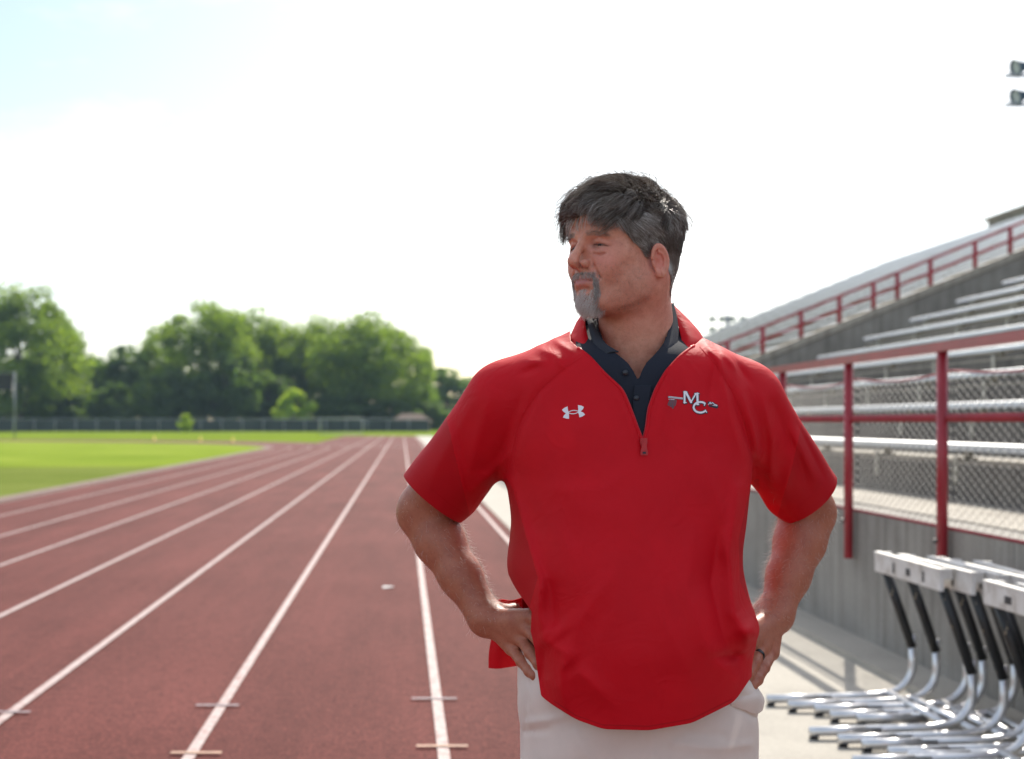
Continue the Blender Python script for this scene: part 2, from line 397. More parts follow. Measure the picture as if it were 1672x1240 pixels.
# ------------------------------------------------------------------ hurdles
m_black, nt, bs = new_mat('black_powder_coat')
nt.links.new(ramp(nt, noise(nt, 26, 4, 0.7, mscale=(1, 1, .5)), [(0.0, (0.012, 0.012, 0.013)), (0.635, (0.014, 0.014, 0.015)), (0.66, (0.30, 0.235, 0.15))]), bs.inputs['Base Color']); bs.inputs['Roughness'].default_value = 0.4
m_tube = simple_mat('silver_tube', (0.66, 0.66, 0.67), 0.30, 0.85, 0.12, 5)
m_foot = simple_mat('black_rubber', (0.02, 0.02, 0.02), 0.7)
m_hole = simple_mat('bare_steel_pin', (0.45, 0.40, 0.32), 0.5, 0.6, 0.2, 40)
m_board, nt, bs = new_mat('worn_white_board')
wc = ramp(nt, noise(nt, 9, 6, 0.7), [(0.28, (0.30, 0.26, 0.21)), (0.42, (0.60, 0.57, 0.53)), (0.7, (0.76, 0.75, 0.73))])
nt.links.new(wc, bs.inputs['Base Color']); bs.inputs['Roughness'].default_value = 0.5
m_print = simple_mat('black_print', (0.03, 0.03, 0.035), 0.6)
def make_hurdle(W, with_marks):
    """local frame: board runs along +Y from 0 to W, feet point to -X, uprights lean a little"""
    h = empty('hurdle', (0, 0, 0))
    HT = 0.775; LEG = 0.72
    mb = MB(); prof = [(-.008, -.024), (.006, -.024), (.008, -.018), (.008, .062), (.006, .070), (-.008, .070), (-.010, .062), (-.010, -.018)]
    mb.prism([(a - 0.14, HT - .072 + b) for a, b in prof], 'y', -0.045, W + 0.045); b = mb.build('board', m_board, h)
    mb = MB(); mb.prism([(-.156, HT - .001), (-.122, HT - .001), (-.122, HT + .006), (-.156, HT + .006)], 'y', -0.04, W + .04); mb.build('board_cap', m_board, h)
    for s in (0, W):
        mb = MB(); mb.box((-0.116, s, HT - .02), (0.075, 0.028, 0.05)); mb.build('board_bracket', m_board, h)
    for (yy, w_, hh) in with_marks:
        mk = MB(); mk.box((-0.1512, yy, HT - .052), (0.003, w_, hh)); mk.build('board_print', m_print, b)
    for s in (0.02, W - 0.02):
        mb = MB(); mb.tube([(-0.112, s, HT - .09), (0.02, s, 0.30)], 0.0235, 10)
        u = mb.build('upright', m_black, h, True)
        for q in range(9):
            t = q / 8.0; zz = 0.33 + t * 0.34
            xx = .012 - .112 * t; mb = MB(); mb.tube([(xx - .020, s, zz), (xx - .026, s, zz)], 0.006, 6); mb.build('height_pin', m_hole, u)
        pts = [(0.02, s, 0.36), (0.023, s, 0.21)]
        for i in range(1, 8):
            a = i / 8 * R(84); pts.append((0.023 - 0.15 * (1 - math.cos(a)), s, 0.21 - 0.15 * math.sin(a)))
        pts += [(-0.16, s, 0.052), (-LEG + 0.05, s, 0.036)]
        mb = MB(); mb.tube(pts, 0.0195, 10); lg = mb.build('leg', m_tube, h, True)
        mb = MB(); mb.tube([(-LEG * 0.55, s, 0.0405), (-LEG, s, 0.033)], 0.0225, 10); mb.build('sleeve', m_tube, lg, True)
        
        for fx in (-LEG + .02, -LEG * .45):
            mb = MB(); mb.box((fx, s, 0.008), (0.035, 0.034, 0.015)); mb.build('rubber_foot', m_foot, lg)
    mb = MB(); mb.tube([(-0.10, 0.02, 0.066), (-0.10, W - 0.02, 0.066)], 0.0185, 10); mb.build('crossbar', m_tube, h, True)
    return h
HG = 'hurdles parked against the wall'
hl = ['leftmost hurdle with worn board and three dark smudges, heading the far stack',
      'hurdle in the far stack, its two feet just right of the farthest hurdle',
      'hurdle in the far stack, third pair of feet from the left',
      'hurdle in the far stack closest to the concrete wall',
      'nearest hurdle with clean white board cut off by the right edge',
      'hurdle behind the nearest one, board mostly hidden, small dark print',
      'hurdle of the near stack closest to the wall with bluish white board',
      'hurdle bridging the far and near stacks, right against the wall']
W1 = 0.80
marks = [(0.16, .02, .05), (0.36, .05, .035), (0.56, .022, .05)]
protos = make_hurdle(W1, marks), make_hurdle(W1, [(0.6, .06, .03)])
tag(protos[0], hl[0], 'hurdle', HG); protos[0].location = (2.575, 6.46, 0.008)
tag(protos[1], hl[4], 'hurdle', HG)
hs = [(0, 2.66, 6.32, 1), (0, 2.735, 6.20, 2), (0, 2.80, 6.08, 3), (0, 2.86, 5.97, 7), (1, 2.665, 5.02, 5), (1, 2.735, 4.9, 6)]
protos[1].location = (2.595, 5.14, 0.008)
for p, x, y, li in hs:
    c = copy_tree(protos[p]); c.location = (x, y, 0.008); c['label'] = hl[li]; c.rotation_euler = (0, 0, R([0, 1.2, -1.0, 1.5, 0, -1.3, 1.1, -1.8][li]))

# ------------------------------------------------------------------ floodlights
m_lamp = simple_mat('floodlight_housing', (0.03, 0.065, 0.10), 0.6, 0.0, 0.2)
m_galv = simple_mat('galvanised_steel', (0.42, 0.44, 0.46), 0.5, 0.5, 0.15)
m_lens = simple_mat('lamp_glass', (0.5, 0.55, 0.6), 0.1, 0.0)
def flood_tower(label, x, y, ztop, rows, n, sp, sc, aim):
    t = empty('floodlight_tower', (x, y, 0), 0, label, 'floodlight')
    mb = MB(); mb.tube([(0, 0, 0), (0, 0, ztop + 0.5*sc)], [0.28 * sc, 0.16 * sc], 12); mb.build('mast', m_galv, t, True)
    for r_ in range(rows):
        z = ztop - r_ * 0.82 * sc
        mb = MB(); mb.box((0, 0, z), ((n) * sp, 0.10 * sc, 0.10 * sc)); mb.build('crossarm', m_galv, t)
        for k in range(n):
            xx = (k - (n - 1)/2) * sp
            # bell shaped lamp: lathe along its aim
            prof = [(0.0, -0.32), (0.09, -0.31), (0.11, -0.22), (0.15, -0.10), (0.21, 0.02), (0.265, 0.12), (0.27, 0.14), (0.255, 0.14), (0.22, 0.05)]
            v = []; f = []; N = 14
            q = Vector(aim).normalized().to_track_quat('Z', 'Y')
            for (rr, hh) in prof:
                for i in range(N):
                    a = 2*math.pi*i/N; p = q @ Vector((rr*math.cos(a)*sc, rr*math.sin(a)*sc, hh*sc)); v.append((p.x + xx, p.y - 0.05*sc, p.z + z + 0.22 * sc))
            for i in range(len(prof)-1):
                for j in range(N): f.append((i*N+j, i*N+(j+1)%N, (i+1)*N+(j+1)%N, (i+1)*N+j))
            lp = obj_np('lamp_housing', v, f, m_lamp, t, True)
            v2 = []
            for i in range(N):
                a = 2*math.pi*i/N; p = q @ Vector((0.222*math.cos(a)*sc, 0.222*math.sin(a)*sc, 0.07*sc)); v2.append((p.x + xx, p.y - .05*sc, p.z + z + .22*sc))
            mb = MB(); mb.add(v2, [tuple(range(N))]); mb.build('lens', m_lens, lp)
            mb = MB(); mb.box((xx, 0, z + 0.1*sc), (0.06*sc, 0.06*sc, 0.22*sc)); mb.build('yoke', m_galv, lp)
    return t
flood_tower('tall floodlight mast over the stand, two rows of dark lamps at the right edge', 18.45, 40, 11.2, 2, 4, 0.75, 1.0, (-1.0, -0.12, -0.30))
flood_tower('distant floodlight bank peeping over the stand beside the shoulder', 25.6, 112, 9.4, 2, 4, 0.8, 1.0, (-1, -0.3, -0.4))

# ------------------------------------------------------------------ far side things
m_post = simple_mat('grey_post', (0.30, 0.32, 0.34), 0.5, 0.3)
m_sign = simple_mat('black_sign_face', (0.012, 0.014, 0.02), 0.5)
def at(px, Y): return (px - VPX) * Y / FPX
def zz(py, Y): return CAMZ - (py - VPY) * Y / FPX
t = empty('play_clock', (at(24, 128), 128, 0), 0, 'dark rectangular clock board on a thin pole at the far left of the field', 'scoreboard')
mb = MB(); mb.tube([(0, 0, 0), (0, 0, zz(608, 128))], 0.07, 8); mb.build('pole', m_post, t, True)
mb = MB(); mb.box((-0.95, -0.15, zz(624, 128)), (1.6, 0.22, zz(610, 128) - zz(637, 128))); mb.build('board', m_sign, t)
mb = MB(); mb.box((-0.95, -0.28, zz(610, 128) + 0.03), (1.66, 0.3, 0.05)); mb.build('hood', m_post, t)
m_yel = simple_mat('yellow_marker', (0.75, 0.55, 0.03), 0.6)
for i, (px, py, lb) in enumerate(((252, 717.5, 'leftmost of the small yellow markers on the far infield edge'), (327, 718.5, 'middle one of the small yellow markers on the far infield edge'), (380, 719.5, 'rightmost of the small yellow markers on the far infield edge'))):
    x, y = gp(px, py + 2)
    mb = MB(); mb.tube([(0, 0, 0), (0, 0, .02), (0, 0, .021), (0, 0, .36)], [0.16, .16, 0.11, 0.04], 10)
    o = mb.build('pylon', m_yel, None, True); o.location = (x, y, 0.01); tag(o, lb, 'marker', 'yellow markers on the infield edge')
# training goal
m_white = simple_mat('white_pipe', (0.42, 0.43, 0.44), 0.5)
YG = 172
t = empty('goal_frame', (at(557, YG), YG, 0), 0, 'white goal frame standing near the far fence', 'goal')
wg = at(592, YG) - at(522, YG); hg = zz(684, YG)
for s in (-.5, .5):
    mb = MB(); mb.tube([(wg*s, 0, 0), (wg*s, 0, hg)], 0.055, 8); mb.build('post', m_white, t, True)
    mb = MB(); mb.tube([(wg*s, 0, hg), (wg*s, 1.0, hg - .1), (wg*s, 2.1, 0.03)], 0.04, 8); mb.build('stay', m_white, t, True)
mb = MB(); mb.tube([(-wg/2, 0, hg), (wg/2, 0, hg)], 0.055, 8); mb.build('crossbar', m_white, t, True)
mb = MB(); mb.tube([(-wg/2, 2.1, 0.05), (wg/2, 2.1, 0.05)], 0.04, 8); mb.build('ground_bar', m_white, t, True)
# boundary fence
YF = 205
m_fmesh = simple_mat('dark_windscreen', (0.035, 0.045, 0.05), 0.8, 0, 0.3, 0.4)
bf = empty('boundary_fence', (0, YF, 0), 0, 'long dark screened boundary fence before the trees', 'fence')
zt_ = zz(684.5, YF); x = at(-80, YF)
xe = at(700, YF); i = 0
while x < xe:
    mb = MB(); mb.tube([(x, 0, 0), (x, 0, zt_)], 0.05, 6); mb.build('post', m_galv, bf, True)
    mb = MB(); mb.box((x + 1.5, 0.05, zt_ * .5), (2.9, 0.02, zt_ - 0.25)); mb.build('screen_panel', m_fmesh, bf)
    x += 3.0
mb = MB(); mb.tube([(at(-80, YF), 0, zt_), (xe, 0, zt_)], 0.045, 6); mb.build('top_rail', m_galv, bf, True)
# low brown-roofed house beyond the fence
YH = 232; xh = at(672, YH)
m_roof = simple_mat('brown_shingle', (0.12, 0.075, 0.055), 0.9, 0, 0.25, 2); m_hw = simple_mat('tan_siding', (0.38, 0.32, 0.26), 0.8)
hs_ = empty('house', (xh, YH, -.8), 0, 'low house with brown hipped roof beyond the far fence', 'house')
mb = MB(); mb.box((0, 0, 1.2), (6, 5, 2.4)); mb.build('wall', m_hw, hs_)
mb = MB(); mb.add([(-3.5, -3, 2.35), (3.5, -3, 2.35), (3.5, 3, 2.35), (-3.5, 3, 2.35), (-1.6, 0, 3.7), (1.6, 0, 3.7)], ((0,1,5,4), (1,2,5), (2,3,4,5), (3,0,4), (3,2,1,0))); mb.build('roof', m_roof, hs_)
mb = MB(); mb.box((-1.4, -2.51, 1.4), (1.0, 0.06, 1.0)); wdw = mb.build('window', simple_mat('dark_glass', (0.03, 0.035, 0.04), 0.15), hs_)

# ------------------------------------------------------------------ trees
def leaf_mat(name, a, b, c):
    m = bpy.data.materials.new(name); m.use_nodes = True; nt = m.node_tree; nt.nodes.clear()
    o = nt.nodes.new('ShaderNodeOutputMaterial'); d = nt.nodes.new('ShaderNodeBsdfDiffuse'); t = nt.nodes.new('ShaderNodeBsdfTranslucent')
    g = nt.nodes.new('ShaderNodeBsdfGlossy'); g.inputs['Roughness'].default_value = 0.5
    ad = nt.nodes.new('ShaderNodeMixShader'); ad.inputs['Fac'].default_value = 0.66
    col = ramp(nt, noise(nt, 0.45, 4, 0.6), [(0.3, a), (0.5, b), (0.72, c)])
    nt.links.new(col, d.inputs['Color']); nt.links.new(mixc(nt, 1.0, col, (5.4, 4.5, 1.0), 'MULTIPLY'), t.inputs['Color'])
    nt.links.new(d.outputs[0], ad.inputs[1]); nt.links.new(t.outputs[0], ad.inputs[2])
    m2 = nt.nodes.new('ShaderNodeMixShader'); m2.inputs['Fac'].default_value = 0.04
    nt.links.new(ad.outputs[0], m2.inputs[1]); nt.links.new(g.outputs[0], m2.inputs[2])
    nt.links.new(m2.outputs[0], o.inputs['Surface']); return m
m_leafA = leaf_mat('cottonwood_leaf', (0.035, 0.066, 0.016), (0.05, 0.09, 0.02), (0.075, 0.12, 0.026))
m_leafB = leaf_mat('dark_leaf', (0.022, 0.050, 0.019), (0.030, 0.062, 0.022), (0.045, 0.08, 0.026))
m_leafC = leaf_mat('light_leaf', (0.08, 0.14, 0.022), (0.11, 0.17, 0.028), (0.14, 0.20, 0.040))
m_bark = simple_mat('bark', (0.10, 0.08, 0.06), 0.9, 0, 0.3, 3, 0.4)
def tree_meshes(seed, mleaf, h, w, trunk_h, nclump, nleaf, leaf=0.55, shape=1.0):
    rng = np.random.default_rng(seed)
    # crown clumps: points in an uneven volume, denser near the outside
    cz0 = (h + trunk_h) / 2; rz = (h - trunk_h) / 2
    cl = []
    while len(cl) < nclump:
        p = rng.uniform(-1, 1, 3)
        r = np.linalg.norm(p)
        if r > 1 or r < 0.35 and rng.random() < 0.7: continue
        ang = math.atan2(p[1], p[0])
        lob = 0.84 + 0.16 * math.sin(3 * ang + seed) * math.cos(2.3 * p[2] + seed * 1.7)
        zf = p[2]; wid = (1 - max(0, zf) ** 2.2 * 0.35) * (1 - max(0, -zf) ** 2 * 0.25 * shape)
        cl.append((p[0] * w/2 * lob * wid, p[1] * w/2 * lob * wid, cz0 + zf * rz * (0.9 + 0.1 * rng.random()), rng.uniform(0.65, 1.35)))
    cl = np.array(cl); cr_ = w * 0.088
    idx = rng.integers(0, nclump, nleaf)
    d = rng.normal(size=(nleaf, 3)); d /= np.linalg.norm(d, axis=1)[:, None]
    rad = rng.uniform(0.2, 1, (nleaf, 1)) ** 0.45 * cr_ * cl[idx, 3:4]
    c = cl[idx, :3] + d * rad * np.array([1.15, 1.15, 0.8])
    n = d + rng.normal(scale=0.7, size=(nleaf, 3)); n[:, 2] += 0.5; n /= np.linalg.norm(n, axis=1)[:, None]
    a = np.cross(n, rng.normal(size=(nleaf, 3))); a /= np.linalg.norm(a, axis=1)[:, None]; b = np.cross(n, a)
    s = (leaf * rng.uniform(0.6, 1.25, (nleaf, 1))) / 2
    v = np.stack([c - a*s*1.2, c - b*s*0.75 + n*s*.2, c + a*s*1.2, c + b*s*0.75 + n*s*.2], 1).reshape(-1, 3)
    f = np.arange(nleaf * 4).reshape(-1, 4)
    crown = mesh_np('crown', v, f, mleaf)
    mb = MB(); mb.tube([(0, 0, -0.2), (0.1, 0, trunk_h * .6), (0.05, 0.1, trunk_h * 1.3), (-0.1, 0.1, h * .62), (0, 0, h*.8)], [w*.042, w*.034, w*.026, w*.014, w*.005], 9)
    for i in range(7):
        k = rng.integers(0, nclump); e = cl[k, :3]; z0 = trunk_h * (0.8 + 0.12 * i)
        mb.tube([(0, 0, z0), (e[0]*.45, e[1]*.45, z0 + (e[2] - z0) * .6), (e[0]*.92, e[1]*.92, e[2])], [w*.016, w*.010, w*.003], 6)
    trunk = mb.mesh('trunk', m_bark, True)
    return crown, trunk
def put_tree(kind, meshes, px, Y, label, group, rz, sc=(1, 1, 1), parent=None):
    t = empty(kind, (at(px, Y), Y, 0), rz, label, 'tree' if 'tree' in kind else 'bush', group)
    t.scale = sc
    link_mesh('crown', meshes[0], t); link_mesh('trunk', meshes[1], t)
    return t
GT = 'trees behind the far fence'
TA = tree_meshes(1, m_leafA, 26, 23, 1.5, 150, 22000)
TB = tree_meshes(2, m_leafA, 24, 24, 1.5, 150, 22000)
TC = tree_meshes(3, m_leafB, 15, 16, .5, 80, 14000)
TD = tree_meshes(5, m_leafB, 11, 14, 0.2, 70, 11000)
TE = tree_meshes(8, m_leafC, 7, 9, 0.3, 40, 4500, 0.5, 0.2)
put_tree('cottonwood_tree', TA, 32, 232, 'tall leafy tree standing at the far left edge behind the clock board', GT, 0.3, (1.1, 1.0, zz(461, 232)/26))
put_tree('cottonwood_tree', TA, 335, 248, 'tallest and broadest tree in the middle of the tree line', GT, 2.2, (1.12, 1.0, zz(487, 248)/26))
put_tree('cottonwood_tree', TB, 598, 246, 'large round tree at the right end of the tree line, left of the shoulder', GT, 1.1, (1.08, 1.0, zz(506, 246)/24))
put_tree('cottonwood_tree', TB, 462, 266, 'tree with thin pale crown between the two biggest trees', GT, 4.0, (0.75, 0.75, zz(520, 266)/24))
put_tree('shade_tree', TC, 190, 258, 'low dark tree filling the dip right of the far left tree', GT, 0, (0.85, 0.85, zz(558, 258)/15))
put_tree('shade_tree', TC, 140, 275, 'dark tree half hidden behind the far left tree', GT, 1, (1.0, 1.0, zz(580, 275)/15))
put_tree('shade_tree', TC, 240, 262, 'dark tree at the left foot of the tallest middle tree', GT, 2, (0.9, 0.9, zz(585, 262)/15))
put_tree('shade_tree', TC, 730, 300, 'dark tree just left of the raised sleeve', GT, 3, (1.2, 1.2, zz(596, 300)/15))
put_tree('shade_tree', TC, 830, 310, 'dark tree whose top shows above the shoulder', GT, 4, (1.0, 1.0, zz(598, 310)/15))
put_tree('shade_tree', TC, 690, 275, 'dark tree at the right foot of the large round tree', GT, 5, (0.6, 0.6, zz(622, 275)/15))
put_tree('cottonwood_tree', TA, 255, 262, 'leafy tree shoulder left of the tallest middle tree', GT, 5.1, (0.6, 0.6, zz(545, 262)/26))
put_tree('cottonwood_tree', TB, 410, 258, 'leafy tree filling the right flank of the tallest middle tree', GT, 0.7, (0.75, 0.75, zz(500, 258)/24))
put_tree('cottonwood_tree', TB, 530, 262, 'leafy tree filling the left flank of the large round tree', GT, 2.7, (0.8, 0.8, zz(512, 262)/24))
put_tree('cottonwood_tree', TA, 668, 256, 'leafy tree flanking the large round tree on its right', GT, 3.7, (0.5, 0.5, zz(545, 256)/26))
put_tree('cottonwood_tree', TB, 96, 246, 'leafy tree flanking the far left tree on its right', GT, 1.7, (0.6, 0.6, zz(512, 246)/24))
GB = 'bushy undergrowth along the far fence'
for i, (px, top, Yb, sx, lb) in enumerate(((280, 600, 236, 0.9, 'dark bush below the left side of the tallest middle tree'), (375, 575, 238, 1.05, 'tall dark bush below the middle of the tree line'),
        (60, 640, 240, 1.0, 'dark bush under the far left tree'), (190, 628, 237, 0.8, 'low dark bush in the dip of the tree line'), (555, 640, 240, 1.0, 'dark bush under the large round tree'), (640, 650, 242, 0.7, 'low bush above the brown house roof'),
        (440, 610, 246, 1.0, 'dark bush between the middle tree and the light green bush'), (-30, 640, 240, 1.0, 'dark bush at the very left edge under the tree'), (120, 645, 241, 1.0, 'dark bush right of the clock board'), (700, 655, 250, 0.8, 'dark bush beside the sleeve hem'))):
    put_tree('dark_bush', TD, px, Yb, lb, GB, i * 1.3, (sx, sx, zz(top, Yb)/11))
put_tree('light_bush', TE, 478, 228, 'bright yellow green bush right of centre before the trees', GB, 0.4, (0.85, 0.85, zz(634, 228)/7))
put_tree('light_bush', TE, 303, 199, 'tiny bright yellow green bush poking over the boundary fence', GB, 0.9, (0.28, 0.28, zz(676, 199)/7))

# ------------------------------------------------------------------ summer haze
m_haze = bpy.data.materials.new('haze'); m_haze.use_nodes = True; nt = m_haze.node_tree; nt.nodes.clear()
o = nt.nodes.new('ShaderNodeOutputMaterial'); v = nt.nodes.new('ShaderNodeVolumePrincipled')
v.inputs['Color'].default_value = (0.62, 0.86, 1.0, 1); v.inputs['Density'].default_value = 0.00020; v.inputs['Anisotropy'].default_value = 0.0
nt.links.new(v.outputs[0], o.inputs['Volume'])
mb = MB(); mb.box((0, 150, 16), (700, 700, 34)); o = mb.build('haze', m_haze); o['kind'] = 'stuff'
# ================================================================== the person
from mathutils.bvhtree import BVHTree
from mathutils.noise import noise as pnoise
def W(px, py, Y): return np.array([(px - VPX) * Y / FPX, Y, CAMZ - (py - VPY) * Y / FPX])
def topx(P): return VPX + FPX * P[:, 0] / P[:, 1], VPY - FPX * (P[:, 2] - CAMZ) / P[:, 1]
def smin(a, b, k):
    h = np.clip(0.5 + 0.5 * (b - a) / k, 0, 1); return b + (a - b) * h - k * h * (1 - h)
def smax(a, b, k): return -smin(-a, -b, k)
def ell(P, c, r, M=None):
    q = P - np.asarray(c, np.float32)
    if M is not None: q = q @ M
    r = np.asarray(r, np.float32)
    k0 = np.linalg.norm(q / r, axis=1); k1 = np.linalg.norm(q / (r * r), axis=1) + 1e-9
    return k0 * (k0 - 1) / k1
def sph(P, c, r): return np.linalg.norm(P - np.asarray(c, np.float32), axis=1) - r
def cone(P, a, b, ra, rb):
    a = np.asarray(a, np.float32); b = np.asarray(b, np.float32); ab = b - a
    t = np.clip(((P - a) @ ab) / (ab @ ab), 0, 1)
    return np.linalg.norm(P - a - t[:, None] * ab, axis=1) - (ra + (rb - ra) * t)
def chain(P, pts, rs, k=0.006):
    d = None
    for i in range(len(pts) - 1):
        e = cone(P, pts[i], pts[i+1], rs[i], rs[i+1]); d = e if d is None else smin(d, e, k)
    return d
def rotM(ax, deg): return np.array(Matrix.Rotation(R(deg), 3, ax), dtype=np.float32)
def surface(fn, lo, hi, h, band=2.2):
    """zero surface of fn inside a box as a quad mesh (surface nets, evaluated only near the surface)"""
    lo = np.asarray(lo, float); hi = np.asarray(hi, float); C4 = 4
    nc = np.ceil((hi - lo) / (h * C4)).astype(int); n = nc * C4
    g = [lo[i] + h * C4 * (np.arange(nc[i]) + 0.5) for i in range(3)]
    G = np.stack(np.meshgrid(*g, indexing='ij'), -1).reshape(-1, 3).astype(np.float32)
    fc = fn(G).reshape(nc)
    F = np.repeat(np.repeat(np.repeat(fc, C4, 0), C4, 1), C4, 2).astype(np.float32)
    near = np.abs(fc) < h * C4 * band
    m = np.repeat(np.repeat(np.repeat(near, C4, 0), C4, 1), C4, 2)
    idx = np.argwhere(m)
    P = (lo + h * (idx + 0.5)).astype(np.float32)
    val = np.empty(len(P), np.float32)
    for s in range(0, len(P), 400000): val[s:s+400000] = fn(P[s:s+400000])
    F[m] = val
    ins = F < 0
    cnt = np.zeros(np.array(F.shape) - 1, np.int8); S = F.shape
    for a in (0, 1):
        for b in (0, 1):
            for c in (0, 1): cnt += ins[a:S[0]-1+a, b:S[1]-1+b, c:S[2]-1+c]
    cells = np.argwhere((cnt > 0) & (cnt < 8)); vid = np.full(cnt.shape, -1, np.int64); vid[tuple(cells.T)] = np.arange(len(cells))
    acc = np.zeros((len(cells), 3)); num = np.zeros(len(cells))
    cor = [(a, b, c) for a in (0, 1) for b in (0, 1) for c in (0, 1)]
    for A in cor:
        for ax in range(3):
            if A[ax]: continue
            B = list(A); B[ax] = 1
            ia = cells + A; ib = cells + B
            fa = F[tuple(ia.T)]; fb = F[tuple(ib.T)]; x = (fa < 0) != (fb < 0)
            t = np.where(x, fa / np.where(np.abs(fa - fb) < 1e-12, 1, fa - fb), 0)
            p = ia + (ib - ia) * t[:, None]; acc[x] += p[x]; num += x
    V = lo + h * (acc / num[:, None] + 0.5)
    Q = []
    for ax in range(3):
        sl0 = [slice(1, -1)] * 3; sl1 = [slice(1, -1)] * 3; sl0[ax] = slice(0, -1); sl1[ax] = slice(1, None)
        a = ins[tuple(sl0)]; b = ins[tuple(sl1)]
        e = np.argwhere(a != b); off = np.array([1, 1, 1]); off[ax] = 0; e = e + off
        u, v = [(1, 2), (2, 0), (0, 1)][ax]
        def cell(du, dv):
            q = e.copy(); q[:, u] -= du; q[:, v] -= dv; return vid[tuple(q.T)]
        q = np.stack([cell(0, 0), cell(1, 0), cell(1, 1), cell(0, 1)], 1)
        flip = ~ins[tuple(e.T)]
        q[flip] = q[flip][:, ::-1]
        Q.append(q)
    Q = np.concatenate(Q); Q = Q[(Q >= 0).all(1)]
    return V, Q
def tris(Q): return np.concatenate([Q[:, [0, 1, 2]], Q[:, [0, 2, 3]]])
def clip(V, T, g):
    """keep the part of a triangle mesh where g <= 0"""
    gv = g; V = list(map(tuple, V)); out = []; cut = {}
    pos = gv > 0; c = pos[T].sum(1)
    out.append(T[c == 0])
    ex = []
    def mid(i, j):
        k = (i, j) if i < j else (j, i)
        if k not in cut:
            t = gv[i] / (gv[i] - gv[j]); a = np.array(V[i]); b = np.array(V[j])
            cut[k] = len(V); V.append(tuple(a + (b - a) * t))
        return cut[k]
    for tri in T[(c == 1) | (c == 2)]:
        o = [i for i in range(3) if pos[tri[i]]]
        if len(o) == 1:
            a = tri[o[0]]; b = tri[(o[0]+1) % 3]; d = tri[(o[0]+2) % 3]
            m1 = mid(a, b); m2 = mid(a, d); ex += [(m1, b, d), (m1, d, m2)]
        else:
            k = [i for i in range(3) if not pos[tri[i]]][0]; a = tri[k]; b = tri[(k+1) % 3]; d = tri[(k+2) % 3]
            ex.append((a, mid(a, b), mid(a, d)))
    if ex: out.append(np.array(ex))
    T2 = np.concatenate(out); V = np.array(V)
    used = np.unique(T2); mp_ = np.full(len(V), -1); mp_[used] = np.arange(len(used))
    return V[used], mp_[T2]
def relax(V, T, n=2, lam=0.5, lock=None):
    e = np.concatenate([T[:, [0, 1]], T[:, [1, 2]], T[:, [2, 0]]]); e = np.concatenate([e, e[:, ::-1]])
    for _ in range(n):
        acc = np.zeros_like(V); num = np.zeros(len(V))
        for k in range(3): acc[:, k] = np.bincount(e[:, 0], V[e[:, 1], k], len(V))
        num = np.bincount(e[:, 0], minlength=len(V)); W_ = acc / np.maximum(num, 1)[:, None]
        d = lam * (W_ - V)
        if lock is not None: d[lock] = 0
        V = V + d
    return V
def boundary(T, n):
    e = np.sort(np.concatenate([T[:, [0, 1]], T[:, [1, 2]], T[:, [2, 0]]]), 1)
    k = e[:, 0] * n + e[:, 1]; u, c = np.unique(k, return_counts=True); b = u[c == 1]
    m = np.zeros(n, bool); m[b // n] = True; m[b % n] = True; return m
def vnormals(V, T):
    N = np.zeros_like(V); fn = np.cross(V[T[:, 1]] - V[T[:, 0]], V[T[:, 2]] - V[T[:, 0]])
    for k in range(3):
        for j in range(3): N[:, k] += np.bincount(T[:, j], fn[:, k], len(V))
    return N / (np.linalg.norm(N, axis=1)[:, None] + 1e-12)
def sm_interp(x, xs, ys): # smooth interpolation (pchip-like by smoothing a dense table)
    xs = np.asarray(xs, float); ys = np.asarray(ys, float); o = np.argsort(xs); xs = xs[o]; ys = ys[o]
    d = np.linspace(xs[0], xs[-1], 400); t = np.interp(d, xs, ys)
    k = np.hanning(31); k /= k.sum(); t = np.convolve(np.pad(t, 15, 'edge'), k, 'valid')
    return np.interp(x, d, t)
def patch(rows, nu=28, nv=28):
    """dense smooth sheet through a grid of control points"""
    A = np.array(rows, float)
    def cr(A, n):
        m = len(A); s = np.linspace(0, m - 1, n); i = np.clip(s.astype(int), 0, m - 2); t = (s - i).reshape(-1, *[1] * (A.ndim - 1))
        g = lambda k: A[np.clip(k, 0, m - 1)]
        p0, p1, p2, p3 = g(i - 1), g(i), g(i + 1), g(i + 2)
        return 0.5 * (2*p1 + (p2 - p0)*t + (2*p0 - 5*p1 + 4*p2 - p3)*t**2 + (3*p1 - p0 - 3*p2 + p3)*t**3)
    B = cr(A, nv); B = cr(B.swapaxes(0, 1), nu).swapaxes(0, 1)
    V = B.reshape(-1, 3); i = np.arange(nv * nu).reshape(nv, nu)
    Q = np.stack([i[:-1, :-1], i[:-1, 1:], i[1:, 1:], i[1:, :-1]], -1).reshape(-1, 4)
    return V, Q
def thick(o, t, off=-1):
    m = o.modifiers.new('thickness', 'SOLIDIFY'); m.thickness = t; m.offset = off; return o
def local(o, parent): o.location = -Vector(parent.location); return o

PB = Vector((0.41, 2.55, 0.0))
person = empty('person', PB, 0, 'bearded man in red half zip pullover standing with hands on hips, looking left', 'person')
def P_obj(name, V, F, mat, parent=None, smooth=True):
    """mesh from world coordinates, under the person (or one of his parts)"""
    o = obj_np(name, np.asarray(V) - np.array(PB), F, mat, parent or person, smooth); return o

